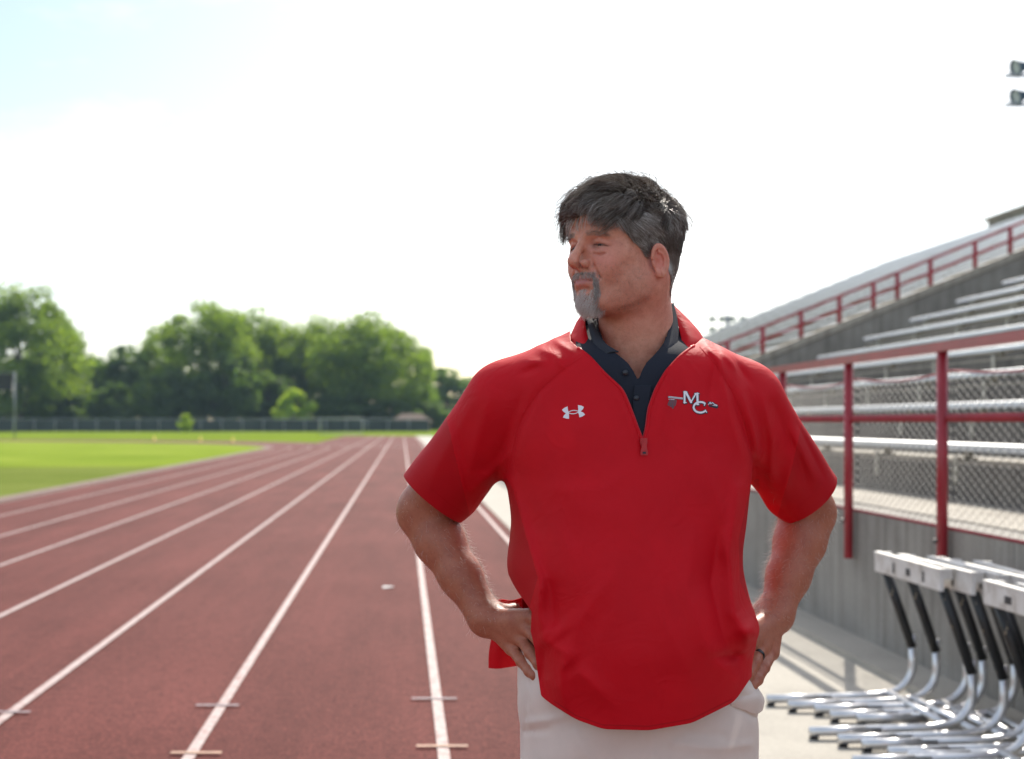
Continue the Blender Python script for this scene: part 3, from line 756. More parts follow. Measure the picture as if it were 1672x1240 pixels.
# ---- materials
m_skin, nt, bs = new_mat('skin')
at_ = nt.nodes.new('ShaderNodeAttribute'); at_.attribute_name = 'tint'
sep = nt.nodes.new('ShaderNodeSeparateColor'); nt.links.new(at_.outputs['Color'], sep.inputs['Color'])
base = ramp(nt, noise(nt, 38, 5, 0.7), [(0.3, (0.54, 0.215, 0.145)), (0.5, (0.64, 0.290, 0.200)), (0.72, (0.72, 0.365, 0.265))])
base = mixc(nt, 1.0, base, ramp(nt, noise(nt, 190, 3, 0.7), [(0.26, (0.80, 0.76, 0.74)), (0.44, (1, 1, 1)), (0.75, (1.07, 1.06, 1.05))]), 'MULTIPLY')
tn = nt.nodes.new('ShaderNodeAttribute'); tn.attribute_name = 'tan'
base = mixc(nt, tn.outputs['Fac'], base, mixc(nt, 1.0, base, (.60, .46, .38), 'MULTIPLY'))  # suntan, with the arms' shade painted into the colour
base = mixc(nt, sep.outputs['Red'], base, (0.68, 0.20, 0.165))
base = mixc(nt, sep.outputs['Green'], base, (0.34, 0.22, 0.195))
base = mixc(nt, sep.outputs['Blue'], base, (0.50, 0.17, 0.16))
nt.links.new(base, bs.inputs['Base Color'])
bs.inputs['Roughness'].default_value = 0.43; bs.inputs['Specular IOR Level'].default_value = 0.42
bs.inputs['Subsurface Weight'].default_value = 0.22; bs.inputs['Subsurface Radius'].default_value = (1.0, 0.35, 0.2); bs.inputs['Subsurface Scale'].default_value = 0.006
bump(nt, bs, noise(nt, 340, 4, 0.7), 0.55, 0.0014)
def cloth(name, col, rough=0.7, trans=0.12, weave=900, sheen=0.25, var=0.06, b=0.12, spec=0.18, crumple=0.0):
    m, nt, bs = new_mat(name)
    lo = tuple(c * (1 - var) for c in col); hi = tuple(c * (1 + var) for c in col)
    c = ramp(nt, noise(nt, 14, 4, 0.6), [(0.3, lo), (0.7, hi)]); nt.links.new(c, bs.inputs['Base Color'])
    bs.inputs['Roughness'].default_value = rough; bs.inputs['Sheen Weight'].default_value = sheen; bs.inputs['Sheen Roughness'].default_value = 0.4
    bs.inputs['Specular IOR Level'].default_value = spec
    bump(nt, bs, noise(nt, weave, 2, 0.6), b, 0.0008)
    if crumple:
        t1 = noise(nt, 16, 3, 0.5, dist=1.2); ab = nt.nodes.new('ShaderNodeMath'); ab.operation = 'SUBTRACT'; ab.inputs[1].default_value = .5; nt.links.new(t1, ab.inputs[0])
        a2 = nt.nodes.new('ShaderNodeMath'); a2.operation = 'ABSOLUTE'; nt.links.new(ab.outputs[0], a2.inputs[0])
        b0 = [n for n in nt.nodes if n.type == 'BUMP'][0]; b1 = nt.nodes.new('ShaderNodeBump'); b1.inputs['Strength'].default_value = crumple; b1.inputs['Distance'].default_value = .010
        b1.invert = True; nt.links.new(a2.outputs[0], b1.inputs['Height']); nt.links.new(b1.outputs['Normal'], b0.inputs['Normal'])
    if trans:
        t = nt.nodes.new('ShaderNodeBsdfTranslucent'); nt.links.new(c, t.inputs['Color']); ms = nt.nodes.new('ShaderNodeMixShader'); ms.inputs['Fac'].default_value = trans
        o = nt.nodes['Material Output']; nt.links.new(bs.outputs[0], ms.inputs[1]); nt.links.new(t.outputs[0], ms.inputs[2]); nt.links.new(ms.outputs[0], o.inputs['Surface'])
    return m
m_red = cloth('red_polyester', (0.64, 0.0045, 0.015), 0.6, 0.16, 1400, 0.0, 0.04, crumple=0.30)
m_redshade = cloth('dark_red_side_panel', (0.50, 0.004, 0.012), 0.6, 0.10, 1400, 0.0, 0.04)  # darker copy of the red, paints shade onto turned-away cloth
m_zip = simple_mat('red_zip', (0.46, 0.012, 0.022), 0.4, 0, 0.1, 30)
m_navy = cloth('charcoal_navy_pique', (0.018, 0.022, 0.034), 0.8, 0.0, 700, 0.0, 0.1, 0.5)
m_navy2 = cloth('charcoal_collar_knit', (0.034, 0.038, 0.050), 0.85, 0.0, 700, 0.05, 0.1, 0.6)
m_button = simple_mat('dark_button', (0.02, 0.024, 0.035), 0.3)
m_khaki = cloth('stone_chino', (0.78, 0.675, 0.615), 0.8, 0.06, 900, 0.0, 0.05, 0.25)
m_shoe = simple_mat('shoe_leather', (0.05, 0.04, 0.035), 0.5)
m_eye = simple_mat('eyeball', (0.42, 0.37, 0.35), 0.15, 0, 0.03)
m_iris = simple_mat('iris', (0.035, 0.045, 0.05), 0.1)
m_ring = simple_mat('dark_ring', (0.05, 0.05, 0.055), 0.25, 1.0)
m_logo_w = simple_mat('white_thread', (0.78, 0.78, 0.84), 0.7, 0, 0.04, 300)
m_logo_d = simple_mat('navy_thread', (0.02, 0.024, 0.04), 0.7)
m_logo_r = simple_mat('dusky_red_thread', (0.24, 0.05, 0.065), 0.7)
m_logo_g = simple_mat('grey_thread', (0.10, 0.10, 0.13), 0.7)
m_hair, nt, bs = new_mat('hair')
ta = nt.nodes.new('ShaderNodeAttribute'); ta.attribute_name = 'tone'
nt.links.new(ramp(nt, ta.outputs['Fac'], [(0.0, (0.070, 0.054, 0.046)), (0.35, (0.19, 0.155, 0.135)), (0.6, (0.36, 0.32, 0.285)), (1.0, (0.95, 0.91, 0.88))]), bs.inputs['Base Color'])
bs.inputs['Roughness'].default_value = 0.32; bs.inputs['Specular IOR Level'].default_value = 0.85
tr_ = nt.nodes.new('ShaderNodeBsdfTranslucent'); nt.links.new(ramp(nt, ta.outputs['Fac'], [(0.0, (.30, .20, .11)), (.4, (.38, .28, .19)), (1.0, (.90, .86, .82))]), tr_.inputs['Color'])
mxh = nt.nodes.new('ShaderNodeMixShader'); mxh.inputs['Fac'].default_value = .34
nt.links.new(bs.outputs[0], mxh.inputs[1]); nt.links.new(tr_.outputs[0], mxh.inputs[2]); nt.links.new(mxh.outputs[0], nt.nodes['Material Output'].inputs['Surface'])
m_beard, nt, bs = new_mat('white_whiskers')
tb = nt.nodes.new('ShaderNodeAttribute'); tb.attribute_name = 'tone'
cb = ramp(nt, tb.outputs['Fac'], [(0.0, (.10, .08, .07)), (.5, (.42, .37, .34)), (1.0, (.97, .93, .91))]); nt.links.new(cb, bs.inputs['Base Color']); bs.inputs['Roughness'].default_value = .6
trb = nt.nodes.new('ShaderNodeBsdfTranslucent'); nt.links.new(cb, trb.inputs['Color']); mb_ = nt.nodes.new('ShaderNodeMixShader'); mb_.inputs['Fac'].default_value = .5
nt.links.new(bs.outputs[0], mb_.inputs[1]); nt.links.new(trb.outputs[0], mb_.inputs[2]); nt.links.new(mb_.outputs[0], nt.nodes['Material Output'].inputs['Surface'])
m_scalp = simple_mat('hair_underlayer', (0.030, 0.024, 0.020), 0.8, 0, 0.3, 60)

# ---- head (own frame: x to his left, y forward, z up; origin between the eyes' height and the ears)
HY = R(55)
HO = W(1017, 409, 2.50)
HM = np.array([[math.cos(HY), -math.sin(HY), 0], [-math.sin(HY), -math.cos(HY), 0], [0, 0, 1]])   # rows: his left, forward, up in world
_pit = np.array(Matrix.Rotation(R(0.5), 3, 'X'))          # chin a touch up
HM = _pit.T @ HM
def h2w(p): return np.asarray(p) @ HM + HO
def w2h(p): return (np.asarray(p) - HO) @ HM.T
NB = w2h(W(1040, 640, 2.56)); NT = np.array([0.0, -0.030, -0.045])
def head_sdf(P):
    ax = P.copy(); ax[:, 0] = np.abs(P[:, 0])
    d = ell(P, (0, -.014, .034), (.0785, .100, .084))
    d = smin(d, ell(P, (0, .040, .040), (.068, .054, .058)), .03)
    d = smin(d, ell(P, (0, -.058, -.022), (.056, .052, .055)), .03)
    d = smin(d, ell(P, (0, .036, -.036), (.067, .056, .072)), .03)
    d = smin(d, ell(ax, (.026, -.002, -.062), (.046, .056, .042)), .03)           # jaw angle, full cheeks
    d = smin(d, cone(ax, (.046, .004, -.064), (.018, .066, -.092), .024, .019), .016)
    d = smin(d, ell(P, (0, .074, -.092), (.025, .020, .018)), .016)               # chin
    d = smin(d, ell(P, (0, .026, -.092), (.043, .048, .020)), .022)                # under the chin
    d = smin(d, sph(ax, (.048, .055, -.017), .0195), .016)                          # cheek bone
    d = smin(d, ell(ax, (.038, .067, -.036), (.018, .016, .018)), .018)            # cheek
    d = smin(d, ell(P, (0, .074, -.060), (.034, .024, .027)), .016)               # muzzle
    d = smin(d, cone(ax, (.010, .0905, .0190), (.041, .0775, .0185), .0095, .0090), .010)   # brow
    d = smax(d, -ell(ax, (.0315, .1010, .0005), (.0180, .0235, .0112)), .008)       # eye socket
    d = smin(d, ell(ax, (.0325, .0720, -.0012), (.0150, .0140, .0120)), .004)                      # lids over the eyeball
    d = smin(d, chain(ax, [(.0190, .0850, .0052), (.033, .0860, .0062), (.050, .0735, .0008)], [.0030, .0036, .0034], .002), .004)  # hooded upper lid
    d = smin(d, chain(ax, [(.0205, .0855, -.0085), (.032, .0850, -.0120), (.046, .0755, -.0095)], [.0026, .0036, .0030], .002), .004) # bag
    slit = chain(ax, [(.0200, .0870, -.0012), (.028, .0880, .0002), (.038, .0845, -.0006), (.0480, .0765, -.0042), (.0570, .0680, -.0085)], [.0015, .0021, .0017, .0010, .0006], .001)
    d = smax(d, -slit, .0012)
    d = smax(d, -chain(ax, [(.0215, .0885, -.0155), (.034, .0860, -.0185), (.046, .0780, -.0155)], [.0006, .0008, .0004], .001), .005)   # under the bag
    d = smax(d, -chain(ax, [(.052, .0705, -.001), (.063, .058, .001)], [.0008, .0004], .001), .002)                                       # crow's feet
    d = smax(d, -chain(ax, [(.052, .0690, -.010), (.062, .058, -.016)], [.0008, .0004], .001), .002)
    d = smax(d, -chain(ax, [(0, .0985, .0360), (.018, .0960, .0345), (.036, .0880, .0355)], [.0008, .0010, .0005], .001), .003)            # forehead lines
    d = smax(d, -chain(ax, [(.0045, .0975, .020), (.0055, .0975, .012)], [.0010, .0008], .001), .003)
    # nose
    d = smin(d, cone(P, (0, .0925, .012), (0, .1130, -.021), .0060, .0080), .008)
    d = smin(d, sph(P, (0, .1165, -.0278), .0098), .006)
    d = smin(d, ell(ax, (.0142, .1010, -.0318), (.0060, .0100, .0070)), .006)
    d = smin(d, cone(P, (0, .109, -.0355), (0, .095, -.043), .0048, .005), .005)
    d = smax(d, -ell(ax, (.0080, .1060, -.0395), (.0040, .0066, .0046)), .002)
    d = smax(d, -cone(ax, (.0190, .0930, -.0270), (.0225, .0885, -.0360), .0015, .0012), .004)   # ala groove
    d = smax(d, -cone(ax, (.0225, .0935, -.0350), (.0335, .0840, -.0560), .0022, .0014), .006)   # smile fold
    # lips
    d = smin(d, chain(ax, [(0, .0965, -.0555), (.012, .0945, -.0560), (.0245, .0850, -.0605)], [.0042, .0042, .0025], .003), .004)
    d = smin(d, chain(ax, [(0, .0960, -.0655), (.012, .0935, -.0650), (.0235, .0850, -.0625)], [.0052, .0048, .0025], .003), .004)
    d = smax(d, -chain(ax, [(0, .1020, -.0602), (.012, .0990, -.0598), (.0265, .0880, -.0618)], [.0013, .0012, .0012], .001), .0018)
    d = smax(d, -cone(ax, (0, .0975, -.0755), (.012, .093, -.0755), .0025, .002), .008)          # under the lip
    d = smax(d, -cone(ax, (.072, .004, -.106), (.040, .040, -.122), .010, .008), .014)           # hollow under the jaw
    # ears
    EM = (rotM('Z', 27) @ rotM('X', -10)).T.astype(np.float32)
    q = (ax - np.array((.0790, -.0085, -.0255), np.float32)) @ EM.T / .86
    rr = np.sqrt((q[:, 1] / (.0165 - .10 * np.clip(-q[:, 2], 0, .03))) ** 2 + (q[:, 2] / .0305) ** 2)
    ear = np.maximum(np.abs(q[:, 0] - .002 - 0.003 * rr) - .0026, (rr - 1) * .016)
    rim = np.sqrt(((rr - 0.95) * .0165) ** 2 + (q[:, 0] - .0105) ** 2) - .0034
    rim = np.where((q[:, 2] < .004) & (q[:, 1] > .002), rim + .006, rim)
    anti = np.sqrt(((rr - 0.60) * .0165) ** 2 + (q[:, 0] - .0085) ** 2) - .0026
    anti = np.where(q[:, 1] > .002, anti + .005, anti)
    ear = smin(smin(ear, rim, .002), anti, .002)
    ear = smin(ear, ell(q, (.0065, .004, -.0255), (.0042, .0080, .0085)), .004)                   # lobe
    ear = smin(ear, ell(q, (.0075, .0135, -.005), (.0040, .0036, .0060)), .003)                   # tragus
    ear = smax(ear, -ell(q, (.0100, .0045, -.0045), (.0085, .0062, .0110)), .002)                 # hollow
    ear = ear * .86
    d = smin(d, ear, .0035)
    # neck
    nk = cone(P, NT, NB, .058, .078)
    d = smin(d, nk, .018)
    d = smin(d, cone(ax, (.055, -.030, -.050), NB * np.array([1, 1, 1]) + np.array([.0, .03, .03]), .016, .014), .03)
    return d
Vh, Qh = surface(head_sdf, (-.125, -.16, -.27), (.125, .145, .145), .0017)
Th = tris(Qh); Vh = relax(Vh, Th, 1, .45)

# ---- arms and hands (world frame)
armR = dict(sh=W(812, 655, 2.55), el=W(690, 838, 2.70), wr=W(791, 1006, 2.60))
armL = dict(sh=W(1224, 655, 2.55), el=W(1321, 840, 2.70), wr=W(1266, 1004, 2.62))
def arm_sdf(P, A):
    sh, el, wr = A['sh'], A['el'], A['wr']; f = wr - el
    d = cone(P, sh, el + (sh - el) * .12, .052, .049)
    d = smin(d, sph(P, el, .044), .03)
    d = smin(d, cone(P, el, el + f * .28, .046, .0450), .02)
    d = smin(d, cone(P, el + f * .28, el + f * .62, .0450, .0375), .02)
    d = smin(d, cone(P, el + f * .62, wr, .0375, .0300), .02)
    return d
def hand_sdf(P, H):
    d = None
    wr = H['wr']
    for (mc, r) in H['meta']:
        e = cone(P, wr, mc, .019, r); d = e if d is None else smin(d, e, .012)
    d = smin(d, sph(P, wr, .0285), .02)
    for pts, rs in H['fingers']:
        e = chain(P, pts, rs, .003)
        for q in pts[1:-1]: e = smin(e, sph(P, q, rs[1] * 1.05), .003)
        d = smin(d, e, .006)
    for a, b in H.get('tendons', []): d = smin(d, cone(P, a, b, .0022, .0022), .007)
    return d
def finger(a, *pts_r): return ([a] + [p for p in pts_r[:-1]], pts_r[-1])
HR = dict(wr=W(797, 1012, 2.595))
k5 = W(836, 1058, 2.555); k4 = W(850, 1042, 2.535); k3 = W(861, 1026, 2.520); k2 = W(868, 1007, 2.515)
HR['meta'] = [(k5, .0145), (k4, .0145), (k3, .0145), (k2, .015)]
fr = [.0116, .0106, .0100, .0090]
HR['fingers'] = [([k5, W(852, 1080, 2.514), W(865, 1096, 2.488), W(873, 1104, 2.472)], fr),
                 ([k4, W(866, 1066, 2.490), W(880, 1084, 2.468), W(890, 1097, 2.455)], [.0115, .0108, .0102, .0092]),
                 ([k3, W(881, 1048, 2.472), W(898, 1068, 2.448), W(910, 1080, 2.436)], [.0118, .0110, .0104, .0094]),
                 ([k2, W(890, 1026, 2.465), W(908, 1044, 2.445), W(920, 1056, 2.434)], [.0118, .0110, .0104, .0094]),
                 ([HR['wr'] + np.array([.012, .012, .010]), W(838, 998, 2.63), W(850, 1015, 2.66), W(858, 1035, 2.675)], [.017, .0135, .0115, .0095])]
HR['tendons'] = [(W(816, 1010, 2.572), k4 + np.array([0, -.010, .006])), (W(814, 1018, 2.575), k5 + np.array([0, -.010, .006])), (W(818, 1003, 2.572), k3 + np.array([0, -.010, .006]))]
HL = dict(wr=W(1264, 1006, 2.612))
k5 = W(1259, 1066, 2.560); k4 = W(1243, 1058, 2.540); k3 = W(1229, 1047, 2.525); k2 = W(1218, 1034, 2.520)
HL['meta'] = [(k5, .0150), (k4, .0150), (k3, .015), (k2, .015)]
HL['fingers'] = [([k5, W(1247, 1090, 2.514), W(1236, 1110, 2.486), W(1228, 1121, 2.470)], fr),
                 ([k4, W(1231, 1083, 2.495), W(1221, 1102, 2.474), W(1214, 1116, 2.462)], [.0115, .0108, .0102, .0092]),
                 ([k3, W(1212, 1068, 2.478), W(1199, 1086, 2.455), W(1191, 1098, 2.443)], [.0118, .0110, .0104, .0094]),
                 ([k2, W(1200, 1050, 2.47), W(1185, 1064, 2.450), W(1176, 1074, 2.440)], [.0118, .0110, .0104, .0094]),
                 ([HL['wr'] + np.array([-.012, .012, .010]), W(1236, 1000, 2.65), W(1226, 1018, 2.675), W(1219, 1038, 2.685)], [.017, .0135, .0115, .0095])]
HL['tendons'] = [(W(1258, 1012, 2.585), k4 + np.array([0, -.010, .006])), (W(1264, 1016, 2.583), k5 + np.array([0, -.010, .006]))]
def armhand(P, A, H): return smin(arm_sdf(P, A), hand_sdf(P, H), .022)
def bbox(pts, m): pts = np.array(pts); return pts.min(0) - m, pts.max(0) + m
body_parts = [(h2w(Vh), Th, 'head')]
for A, H in ((armR, HR), (armL, HL)):
    pts = [A['sh'], A['el'], A['wr']] + [q for f_, _ in H['fingers'] for q in f_]
    lo, hi = bbox(pts, .075)
    V, Q = surface(lambda P: armhand(P, A, H), lo, hi, .0024); T_ = tris(Q); V = relax(V, T_, 1, .5)
    body_parts.append((V, T_, 'arm'))
# trunk and legs beneath the clothes
hipz = 0.93; CXP = (1045 - VPX) * 2.53 / FPX
legs = [(np.array([CXP + (.100 if s > 0 else -.086), 2.56, .86]), np.array([CXP + s * .135, 2.56, .48]), np.array([CXP + s * .155, 2.58, .085]), np.array([CXP + s * .175, 2.45, .035])) for s in (-1, 1)]
def trunk_sdf(P):
    d = ell(P, (CXP, 2.545, 1.22), (.185, .125, .30)); d = smin(d, ell(P, (CXP, 2.50, 1.06), (.175, .135, .16)), .05)
    d = smin(d, cone(P, W(1038, 590, 2.58), (CXP, 2.56, 1.38), .07, .11), .06)
    for A in (armR, armL): d = smin(d, cone(P, (CXP, 2.56, 1.46), A['sh'], .06, .045), .05)
    d = smin(d, ell(P, (CXP, 2.56, .92), (.175, .13, .12)), .05)
    for a, b, c, e in legs:
        d = smin(d, chain(P, [a, b, c], [.095, .062, .042], .03), .03); d = smin(d, cone(P, c, e, .04, .03), .02)
    return d
V, Q = surface(trunk_sdf, (CXP - .32, 2.30, .0), (CXP + .32, 2.76, 1.56), .011); body_parts.append((V, tris(Q), 'trunk'))
off = 0; VV = []; TT = []; tint = []
for V, T_, kind in body_parts:
    VV.append(V); TT.append(T_ + off); off += len(V)
    t = np.zeros((len(V), 4)); t[:, 3] = 1
    if kind == 'head':
        q = w2h(V); ax = np.abs(q[:, 0])
        def bl(c, r): return np.exp(-(((ax - c[0]) / r[0]) ** 2 + ((q[:, 1] - c[1]) / r[1]) ** 2 + ((q[:, 2] - c[2]) / r[2]) ** 2))
        t[:, 0] = np.clip(.55 * bl((.040, .075, -.030), (.025, .03, .022)) + .35 * bl((0, .112, -.028), (.016, .02, .016)) + .8 * bl((.080, -.018, -.018), (.015, .03, .036)) + .35 * bl((.03, .085, .0), (.022, .02, .012)) + .30 * bl((.03, .0, -.10), (.09, .09, .05)), 0, 1)
        t[:, 1] = np.clip(.12 * bl((0, .09, -.098), (.024, .03, .020)) + .35 * bl((.012, .095, -.050), (.018, .02, .006)) + .3 * bl((.028, .085, -.072), (.007, .02, .016)) + .18 * bl((.05, .04, -.07), (.03, .05, .03)) + .60 * bl((.0325, .088, -.001), (.016, .012, .0040)) + .30 * bl((.0215, .085, .002), (.008, .012, .012)) + .22 * bl((.034, .083, -.013), (.014, .02, .006)), 0, 1)  # stubble, plus socket shade painted on lids and eye hollows
        lip = np.clip(1.3 * bl((.0, .097, -.061), (.020, .02, .0070)), 0, 1) * ((q[:, 1] > .083)); t[:, 2] = np.clip(lip, 0, .9)
    elif kind == 'arm':
        t[:, 0] = .05
    tint.append(t)
VV = np.concatenate(VV); TT = np.concatenate(TT); tint = np.concatenate(tint)
body = P_obj('body', VV, TT, m_skin)
ca = body.data.color_attributes.new('tint', 'FLOAT_COLOR', 'POINT'); ca.data.foreach_set('color', tint.astype(np.float32).ravel())
rng0 = np.random.default_rng(5)
ta_ = body.data.attributes.new('tan', 'FLOAT', 'POINT')
ta_.data.foreach_set('value', np.concatenate([np.full(len(V), {'head': .10, 'arm': 1.0, 'trunk': .3}[k]) for V, T_, k in body_parts]).astype(np.float32))
# eyes
for s in (1, -1):
    c = h2w((s * .0310, .0735, -.0002)); N = 16
    v = []; f = []
    for i in range(N + 1):
        th = math.pi * i / N
        for j in range(N): a = 2*math.pi*j/N; v.append(c + .0118 * np.array([math.sin(th)*math.cos(a), math.sin(th)*math.sin(a), math.cos(th)]))
    for i in range(N):
        for j in range(N): f.append((i*N+j, (i+1)*N+j, (i+1)*N+(j+1) % N, i*N+(j+1) % N))
    e = P_obj('eye', v, f, m_eye)
    g = HM[1] * .985 + HM[0] * (-.10); g /= np.linalg.norm(g); q = Vector(g).to_track_quat('Z', 'Y'); v = [c + g * .0125]; f = []
    for j in range(14): a = 2*math.pi*j/14; v.append(c + np.array(q @ Vector((.0058*math.cos(a), .0058*math.sin(a), .0110))))
    ir = obj_np('iris', np.array(v) - np.array(PB), [(0, 1 + j, 1 + (j + 1) % 14) for j in range(14)], m_iris, e, True)
# lashes along the upper lids
lp = []
for s in (1, -1):
    for i in range(110):
        t = rng0.random(); a = np.array([(.0215 + t * .0265), .0885 - .0125 * t ** 1.6, .0012 - .0035 * t ** 2]); a[0] *= s
        dv = np.array([s * (.15 + .6 * t), .75, -.55]); dv /= np.linalg.norm(dv); L = .0035 + .002 * rng0.random()
        lp.append([a + dv * L * q + np.array([0, 0, .0006 * q * q]) for q in (0, .5, 1)])
lash_paths = np.array(lp)
# wedding ring on his left ring finger
a, b = HL['fingers'][1][0][:2]; c = a + (b - a) * .52; ax_ = (b - a) / np.linalg.norm(b - a); q = Vector(ax_).to_track_quat('Z', 'Y')
v = []; f = []; N = 28
for (rr, hh) in ((.0118, -.0035), (.0128, -.003), (.0128, .003), (.0118, .0035)):
    for j in range(N): an = 2*math.pi*j/N; v.append(c + np.array(q @ Vector((rr*math.cos(an), rr*math.sin(an), hh))))
for i in range(3):
    for j in range(N): f.append((i*N+j, i*N+(j+1) % N, (i+1)*N+(j+1) % N, (i+1)*N+j))
P_obj('ring', v, f, m_ring)

# ---- strands
def strands(name, paths, r0, r1, tone, mat, parent=None):
    """paths (N,S,3) -> thin three-sided hairs in one mesh"""
    N, S, _ = paths.shape
    tg = np.gradient(paths, axis=1); tg /= np.linalg.norm(tg, axis=2, keepdims=True) + 1e-12
    up = np.broadcast_to(np.array([.31, -.55, .77]), tg.shape); a = np.cross(tg, up); a /= np.linalg.norm(a, axis=2, keepdims=True) + 1e-9; b = np.cross(tg, a)
    rad = np.linspace(r0, r1, S)[None, :, None]
    ring = [paths + (a * math.cos(t) + b * math.sin(t)) * rad for t in (0, 2.094, 4.189)]
    V = np.stack(ring, 2).reshape(-1, 3)
    i = np.arange(N * S * 3).reshape(N, S, 3); Q = []
    for k in range(3):
        k2 = (k + 1) % 3; Q.append(np.stack([i[:, :-1, k], i[:, :-1, k2], i[:, 1:, k2], i[:, 1:, k]], -1).reshape(-1, 4))
    o = P_obj(name, V, np.concatenate(Q), mat, parent); o['kind'] = 'stuff'
    t = np.repeat(tone, S * 3).astype(np.float32)
    at = o.data.attributes.new('tone', 'FLOAT', 'POINT'); at.data.foreach_set('value', t); return o
rng = np.random.default_rng(11)
def sample(V, T, n, w):
    """n points on triangles, weighted by a per-vertex weight"""
    A = np.linalg.norm(np.cross(V[T[:, 1]] - V[T[:, 0]], V[T[:, 2]] - V[T[:, 0]]), axis=1) * w[T].mean(1)
    k = rng.choice(len(T), n, p=A / A.sum()); u = rng.random((n, 2)); s = u.sum(1) > 1; u[s] = 1 - u[s]
    a, b, c = V[T[k, 0]], V[T[k, 1]], V[T[k, 2]]; nn = np.cross(b - a, c - a); nn /= np.linalg.norm(nn, axis=1)[:, None] + 1e-12
    return a + u[:, :1] * (b - a) + u[:, 1:] * (c - a), nn, k
Q_ = Vh   # head frame
def hairline(V):
    """how far inside the hairy scalp a point of the head is (metres, positive inside)"""
    ax = np.abs(V[:, 0]); y = V[:, 1]; z = V[:, 2]
    # lower edge of the hair as a function of y (front to back)
    ze = np.interp(y, [-.12, -.075, -.052, -.036, -.028, .000, .008, .014, .024, .040, .055, .066, .080, .095], [-.080, -.083, -.075, -.045, -.002, .004, -.020, -.022, -.012, .001, .014, .030, .047, .050])
    ear = ((y + .009) / .021) ** 2 + ((z + .026) / .030) ** 2 < 1
    big = ((y + .009) / .028) ** 2 + ((z + .024) / .038) ** 2 < 1
    return np.where((ear & (ax > .06)) | (big & (ax > .0775)), -1, z - ze)
hl_ = hairline(Vh)
# dark cap under the hairs
Nh = vnormals(Vh, Th)
capw = np.clip(hl_ / .012, 0, 1)
Vc = Vh + Nh * (.0008 + .0016 * np.clip((Vh[:, 2] - .03) / .05, 0, 1) * np.clip(hl_ / .02, 0, 1))[:, None]
Vc, Tc = clip(Vc, Th, -(hl_ - .003))
cap = P_obj('hair_cap', h2w(Vc), Tc, m_hair)
at = cap.data.attributes.new('tone', 'FLOAT', 'POINT'); at.data.foreach_set('value', (.10 + .36 * (1 - np.clip((Vc[:, 2] - .030) / .03, 0, 1)) * np.clip((Vc[:, 1] + .075) / .05, 0, 1)).astype(np.float32))
EC = np.array([0, -.014, .034]); ER = np.array([.0785, .100, .084])
def skull_r(d): return 1 / np.sqrt(((d / ER) ** 2).sum(1))
def groom(n, region, seg, lens, height, flow, curl, clump, tone, r0=.00030, r1=.00010, ng=260, name='hair'):
    root, nn, k = sample(Vh, Th, n, region)
    def grow(root, nn, ln, seed):
        S = seg; P = np.empty((len(root), S, 3)); p = root.copy(); P[:, 0] = p
        d0 = p - EC; hgt0 = np.linalg.norm(d0, axis=1) - skull_r(d0 / np.linalg.norm(d0, axis=1)[:, None])
        for s in range(1, S):
            t = s / (S - 1)
            dirv = flow(p, root, t); dn = (p - EC); dn /= np.linalg.norm(dn, axis=1)[:, None]
            dirv = dirv - (dirv * dn).sum(1)[:, None] * dn * .8; dirv /= np.linalg.norm(dirv, axis=1)[:, None] + 1e-9
            wv = np.stack([np.sin(p[:, 1] * 95 + root[:, 0] * 60 + seed), np.sin(p[:, 0] * 80 + root[:, 2] * 75), np.sin(p[:, 1] * 70 + root[:, 0] * 90)], 1)
            dirv = dirv + wv * curl
            p = p + dirv * (ln / (S - 1))[:, None]
            d = p - EC; L = np.linalg.norm(d, axis=1); d = d / L[:, None]
            want = skull_r(d) + hgt0 + height(root, t)
            L2 = np.maximum(L * .35 + want * .65, skull_r(d) + .001)
            p = EC + d * L2[:, None]; P[:, s] = p
        return P
    ln = lens(root) * rng.uniform(.65, 1.15, n)
    P = grow(root, nn, ln, 0.0)
    gi = rng.choice(n, ng, replace=False); g = P[gi]
    dd = ((root[:, None, :] - root[gi][None]) ** 2).sum(2); own = dd.argmin(1)
    t = np.linspace(0, 1, seg)[None, :, None]
    off = (root - root[gi][own])[:, None, :]
    tgt = g[own] + off * (1 - .75 * t)
    P = P + (tgt - P) * clump * t ** .8
    P += np.cumsum(rng.normal(scale=.00060, size=P.shape), 1) * t
    return strands(name, h2w(P.reshape(-1, 3)).reshape(P.shape), r0, r1, tone(root, own), m_hair)
def sstep(a, b, x): t = np.clip((x - a) / (b - a), 0, 1); return t * t * (3 - 2 * t)
topness = sstep(.040, .070, Vh[:, 2] + .25 * np.maximum(Vh[:, 1], 0) * 0)
inside = np.clip(hl_ / .004, 0, 1)
def flow_top(p, root, t):
    n = len(p); f = np.zeros((n, 3))
    f[:, 1] = 1.0; f[:, 0] = -.45 + 1.2 * p[:, 0]            # forward, swept over to his left
    back = sstep(-.03, -.09, root[:, 1]); f[:, 1] -= 1.6 * back; f[:, 2] = -.10 - .9 * back - .55 * sstep(.066, .104, p[:, 1]) * (.2 + .8 * t)
    side = sstep(.045, .072, np.abs(root[:, 0])); f[:, 2] -= .40 * side; f[:, 1] -= .30 * side
    return f
def h_top(root, t): return (.010 + .015 * sstep(-.06, .06, root[:, 1]) + .006 * np.sin(root[:, 1] * 130 + root[:, 0] * 60)) * np.clip(1.7 * t, 0, 1) * (1 - .35 * t) * sstep(.03, .075, root[:, 2])+ .004 * t
